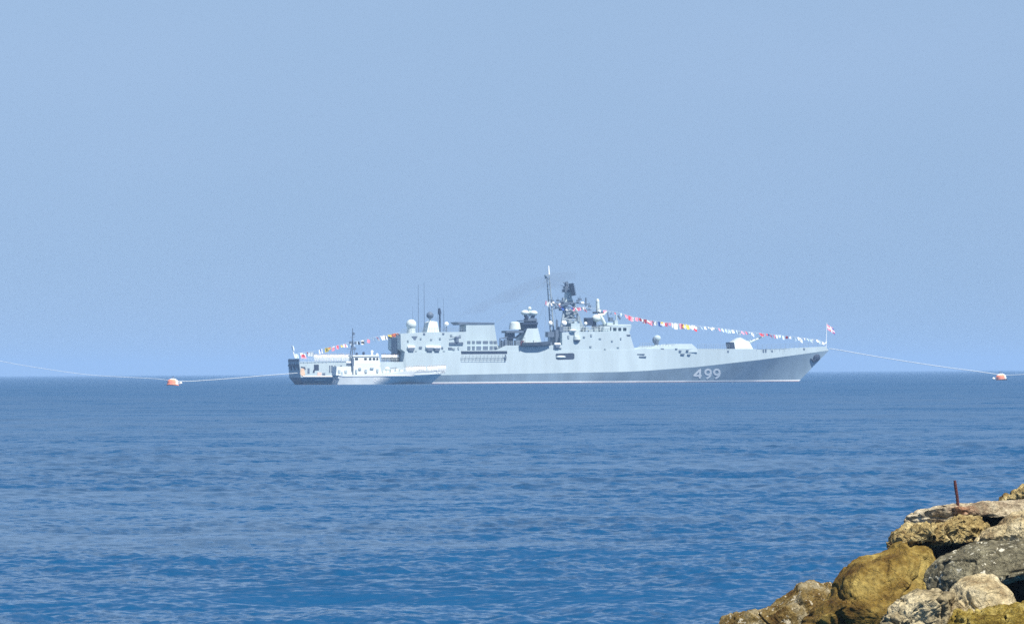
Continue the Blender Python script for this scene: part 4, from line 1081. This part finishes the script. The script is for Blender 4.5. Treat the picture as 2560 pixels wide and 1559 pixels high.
# ------------------------------------------------------------------ strings of signal flags
def patterns():
    i = random.choice
    two = random.sample([0, 1, 2, 3, 5, 1, 1], 2)
    k = random.randint(0, 4)
    if k == 0: return lambda u_, w_: two[0]
    if k == 1: return lambda u_, w_: two[0] if u_ < .5 else two[1]
    if k == 2: return lambda u_, w_: two[0] if w_ < .5 else two[1]
    if k == 3: return lambda u_, w_: two[0] if abs(u_ - .5) < .22 and abs(w_ - .5) < .25 else two[1]
    return lambda u_, w_: two[0] if abs(u_ - .5) < .15 or abs(w_ - .5) < .18 else two[1]
def solid(c): 
    return lambda u_, w_: c
def flag_string(pts_px, yls, flags, label):
    """flags: (x, colour function or index, width, height) along the halyard."""
    root = empty("flag_string", P0, ANG)
    tag(root, label, "flag string")
    pts = [S3(x, y, yl) for (x, y), yl in zip(pts_px, yls)]
    dense = []
    for a_, c_ in zip(pts, pts[1:]):
        for i in range(8):
            dense.append(a_.lerp(c_, i / 8))
    dense.append(pts[-1])
    MB().tube(dense, 0.03, 5).build("halyard", ROPE, root)
    px = [p[0] for p in pts_px]; py = [p[1] for p in pts_px]
    for x, fn, w_, h_ in flags:
        y = float(np.interp(x, px, py)); yl = float(np.interp(x, px, yls))
        o = S3(x, y, yl); b = MB()
        fn = fn if callable(fn) else solid(fn)
        y2 = float(np.interp(x + w_, px, py)); du = S3(x + w_, y2, yl) - o
        du = du * random.uniform(.7, 1.12) + Vector((0, random.uniform(-.45, .45), random.uniform(-.3, .12)))
        dv = Vector((random.uniform(-.15, .45), random.uniform(-.4, .4), -h_ * random.uniform(.75, 1.15) / 11.05))
        wave_flag(b, o, du, dv, 6, 4, fn, random.uniform(.08, .22), random.uniform(0, 6))
        b.build("flag", FL, root)
fl = []
x = 1588.0
seq = [5, 0, 1, 0, (lambda u_, w_: 1 if w_ < .5 else 0), 5, (lambda u_, w_: 0 if u_ < .5 else 1), 1, 3, (lambda u_, w_: 2 if w_ < .4 else 1), (lambda u_, w_: 0 if u_ > .5 else 1), 5, 5, 1, 1, (lambda u_, w_: 5 if u_ > .5 else 1), 4, (lambda u_, w_: 2 if u_ < .5 else 1), 2, 1, 1, (lambda u_, w_: 0 if w_ > .5 else 1)]
for c in seq:
    fl.append((x, c, 7.6, random.uniform(9.5, 14))); x += 7.0
for k in range(38):
    c = random.choice([7, 7, 1, 7, patterns(), 1, 7]) if k not in (6, 13, 14, 18, 19, 21, 22, 26) else random.choice([5, 0])
    if k in (29, 30, 31): c = 1
    fl.append((x, c, 6.6, random.uniform(6, 10))); x += random.uniform(6.6, 9.6)
fl = [f for f in fl if f[0] < 2055] + [(1496, 7, 7, 8), (1508, 5, 7, 9), (1522, 7, 7, 7), (1536, (lambda u_, w_: 0 if w_ < .5 else 1), 7, 9), (1549, 7, 8, 8), (1560, 5, 8, 10), (1571, (lambda u_, w_: 0 if u_ < .5 else 5), 8, 10), (1580, 1, 7, 9)]
flag_string([(1480, 770), (1545, 781), (1587, 792), (1617, 799), (1651, 804), (1678, 806), (1728, 812), (1753, 815), (1810, 821.5), (1878, 830), (1946, 837), (2005, 844), (2045, 849), (2064, 857)], [-1.5, -1.4, -1.3, -1.2, -1.1, -1, -.9, -.8, -.7, -.5, -.4, -.2, -.1, 0], fl,
            "long string of small signal flags running from the radar mast down to the bow")
al = [(738, 7, 9, 12), (750, (lambda u_, w_: 0 if abs(u_ - .5) < .3 and abs(w_ - .5) < .32 else 5 if w_ > .6 else 1), 15, 15), (767, (lambda u_, w_: 0 if u_ < .3 and w_ < .4 else 1), 7, 9), (775, 1, 9, 13),
      (797, (lambda u_, w_: 3 if u_ > .4 and u_ < .6 else 1), 11, 10), (812, (lambda u_, w_: 6 if abs(u_ - .5) < .2 and abs(w_ - .6) < .25 else 2), 9, 11), (822, (lambda u_, w_: 4 if w_ < .4 else 2), 7, 8), (830, (lambda u_, w_: 1 if w_ < .35 else 5), 9, 11),
      (840, (lambda u_, w_: 0 if u_ > .4 else 5), 9, 8), (849, 2, 6, 5), (857, (lambda u_, w_: 5 if abs(u_ - .5) < .15 else 1), 13, 10), (874, 7, 8, 8), (891, (lambda u_, w_: 6 if u_ > .5 else 7), 8, 8), (901, (lambda u_, w_: 6 if abs(u_ - .5) < .3 and w_ > .2 and w_ < .8 else 1), 10, 10),
      (918, 5, 9, 11), (931, 7, 8, 6), (941, (lambda u_, w_: 5 if w_ < .5 else 1), 8, 8), (951, 1, 9, 10), (961, (lambda u_, w_: 6 if u_ < .4 else 1), 7, 9), (969, (lambda u_, w_: 6 if w_ > .5 else 2), 8, 11), (979, 4, 11, 11), (991, (lambda u_, w_: 1 if u_ < .5 else 4), 6, 8)]
flag_string([(735, 885), (760, 880), (790, 877), (815, 869), (840, 864), (870, 857), (905, 850), (940, 842), (970, 836), (1002, 830)], [-2, -2.2, -2.4, -2.6, -2.8, -3, -3.3, -3.6, -4, -4.3], al,
            "string of larger signal flags rising from the frigate's stern to the hangar roof")
ml = [(1388, 7, 6, 7), (1396, (lambda u_, w_: 0 if w_ < .5 else 1), 6, 8), (1404, 3, 6, 9), (1438, (lambda u_, w_: 1 if u_ < .5 else 0), 6, 9), (1445, 5, 6, 7), (1364, (lambda u_, w_: 5 if u_ < .4 else 1), 8, 9), (1372, 1, 6, 8), (1414, 1, 5, 11), (1424, 3, 7, 8), (1431, 5, 6, 10), (1452, 1, 7, 6), (1460, (lambda u_, w_: 1 if w_ < .5 else 5), 9, 9), (1470, 7, 6, 7)]
flag_string([(1362, 750), (1380, 757), (1412, 765), (1440, 768), (1470, 767), (1480, 770)], [-2.4] * 6, ml, "short string of signal flags slung across the frigate's mast yards")

# ------------------------------------------------------------------ mooring buoys and ropes
def buoy(x, y_water, lean, label, flip):
    s_, z_ = S(x, y_water, -3.0)
    p = P0 + U * s_ + NRM * -3.0; p.z = 0
    root = tag(empty("mooring_buoy", p, 0.6 if flip else 2.4), label, "buoy", "mooring buoys")
    root.rotation_euler = (R(lean), R(lean * .5), root.rotation_euler.z)
    prof = [(-.6, .95), (-.2, 1.18), (.3, 1.27), (.8, 1.2), (1.2, .98), (1.45, .6), (1.52, .25)]
    b = MB()
    for (z0, r0), (z1, r1) in zip(prof, prof[1:]): b.cyl((0, 0, z0), (0, 0, z1), r0, r1, 24)
    b.build("float_body", WHITE, root, True)
    # orange panel on the side towards the shore, and orange cap
    inv = root.matrix_basis.inverted().to_3x3()
    fr = (inv @ Vector((-.35 if not flip else -.25, -1, 0))); fr.z = 0; fr.normalize()
    b = MB(); a0 = math.atan2(fr.y, fr.x)
    for (z0, r0), (z1, r1) in (((.15, 1.24), (.8, 1.22)), ((.8, 1.22), (1.22, 1.0))):
        b.add([(r_ * 1.03 * math.cos(a0 + R(-55 + 110 * k / 8)), r_ * 1.03 * math.sin(a0 + R(-55 + 110 * k / 8)), z) for z, r_ in ((z0, r0), (z1, r1)) for k in range(9)], [(k, k + 1, k + 10, k + 9) for k in range(8)])
    b.build("orange_panel", ORANGE, root)
    b = MB(); n_ = 28
    b.tube([(1.27 * math.cos(2 * math.pi * k / n_), 1.27 * math.sin(2 * math.pi * k / n_), .02) for k in range(n_ + 1)], .15, 8); b.build("fender_ring", mat("dark_rubber", (.05, .04, .04), .8) if flip else ORANGE, root, True)
    b = MB(); b.tube([(.3 * math.cos(2 * math.pi * k / 12), 0, 1.75 + .3 * math.sin(2 * math.pi * k / 12)) for k in range(13)], .07, 6); b.build("mooring_eye", MIDG, root, True)
    sx_ = 1 if not flip else -1
    q_ = inv @ Vector((1.75 * sx_, -.2, 0)); 
    MB().ball((q_.x, q_.y, .55), .34, .34, .3).build("rope_float", WHITE, root, True)
    return p
bl = buoy(432, 963.5, 9, "orange and white mooring buoy off the frigate's stern, tied by the long stern rope", False)
br = buoy(2503, 951, -7, "orange and white mooring buoy off the frigate's bow, tied by the bow rope", True)

def rope(px, yls, label, r=0.11):
    pts = [S3(x, y, yl) for (x, y), yl in zip(px, yls)]
    w = [P0 + U * p.x + NRM * p.y + Vector((0, 0, p.z)) for p in pts]
    # smooth run through the points
    out = []
    for i in range(len(w) - 1):
        a_, b_, c_, d_ = w[max(0, i - 1)], w[i], w[i + 1], w[min(len(w) - 1, i + 2)]
        for k in range(10):
            f = k / 10
            out.append(0.5 * ((2 * b_) + (c_ - a_) * f + (2 * a_ - 5 * b_ + 4 * c_ - d_) * f * f + (3 * b_ - 3 * c_ + d_ - a_) * f ** 3))
    out.append(w[-1])
    tag(MB().tube(out, r, 8).build("mooring_rope", ROPE, None, True), label, "rope", "mooring ropes")
rope([(744, 932), (712, 934.5), (655, 939), (599, 944), (530, 949), (474, 952.5), (440, 952)], [-6.9, -6.5, -6, -5, -4, -3.3, -3], "pale rope stretched from the frigate's stern quarter to the stern buoy", .085)
rope([(2073, 871), (2100, 875), (2186, 890), (2263, 902.5), (2360, 917), (2440, 927.5), (2497, 936)], [0, -.3, -.8, -1.4, -2, -2.6, -3], "pale rope sloping from the frigate's bow down to the bow buoy", .085)
rope([(425, 950), (385, 946), (330, 943), (240, 938), (170, 930), (90, 918), (20, 906), (-120, 876)], [-3, -3, -3, -3, -3, -3, -3, -3], "faint rope running from the stern buoy up and out past the left edge", .045)
rope([(2510, 937), (2535, 936.5), (2575, 933), (2680, 915)], [-3, -3, -3, -3], "short rope running from the bow buoy out past the right edge", .05)

# ------------------------------------------------------------------ faint exhaust smoke from the funnel
pts = [S3(x, y, 0) for x, y in [(1130, 797), (1165, 782), (1205, 768), (1232, 752), (1280, 738), (1330, 712), (1390, 700), (1440, 686)]]
w = [P0 + U * p.x + NRM * p.y + Vector((0, 0, p.z)) for p in pts]
sm = MB().tube(w, [0.3, 0.7, 1.4, 0.9, 1.8, 1.3, 2.0, 0.8], 14)
M_SM = bpy.data.materials.new("thin_smoke"); M_SM.use_nodes = True
t = M_SM.node_tree; t.nodes.remove(t.nodes['Principled BSDF'])
pv = t.nodes.new('ShaderNodeVolumePrincipled'); pv.inputs['Color'].default_value = (0.25, 0.27, 0.33, 1); pv.inputs['Density'].default_value = 0.055
t.links.new(pv.outputs[0], t.nodes['Material Output'].inputs['Volume'])
tag(sm.build("smoke", M_SM, None, True), "thin grey exhaust smoke drifting forward from the frigate's funnel", "smoke", kind='stuff')
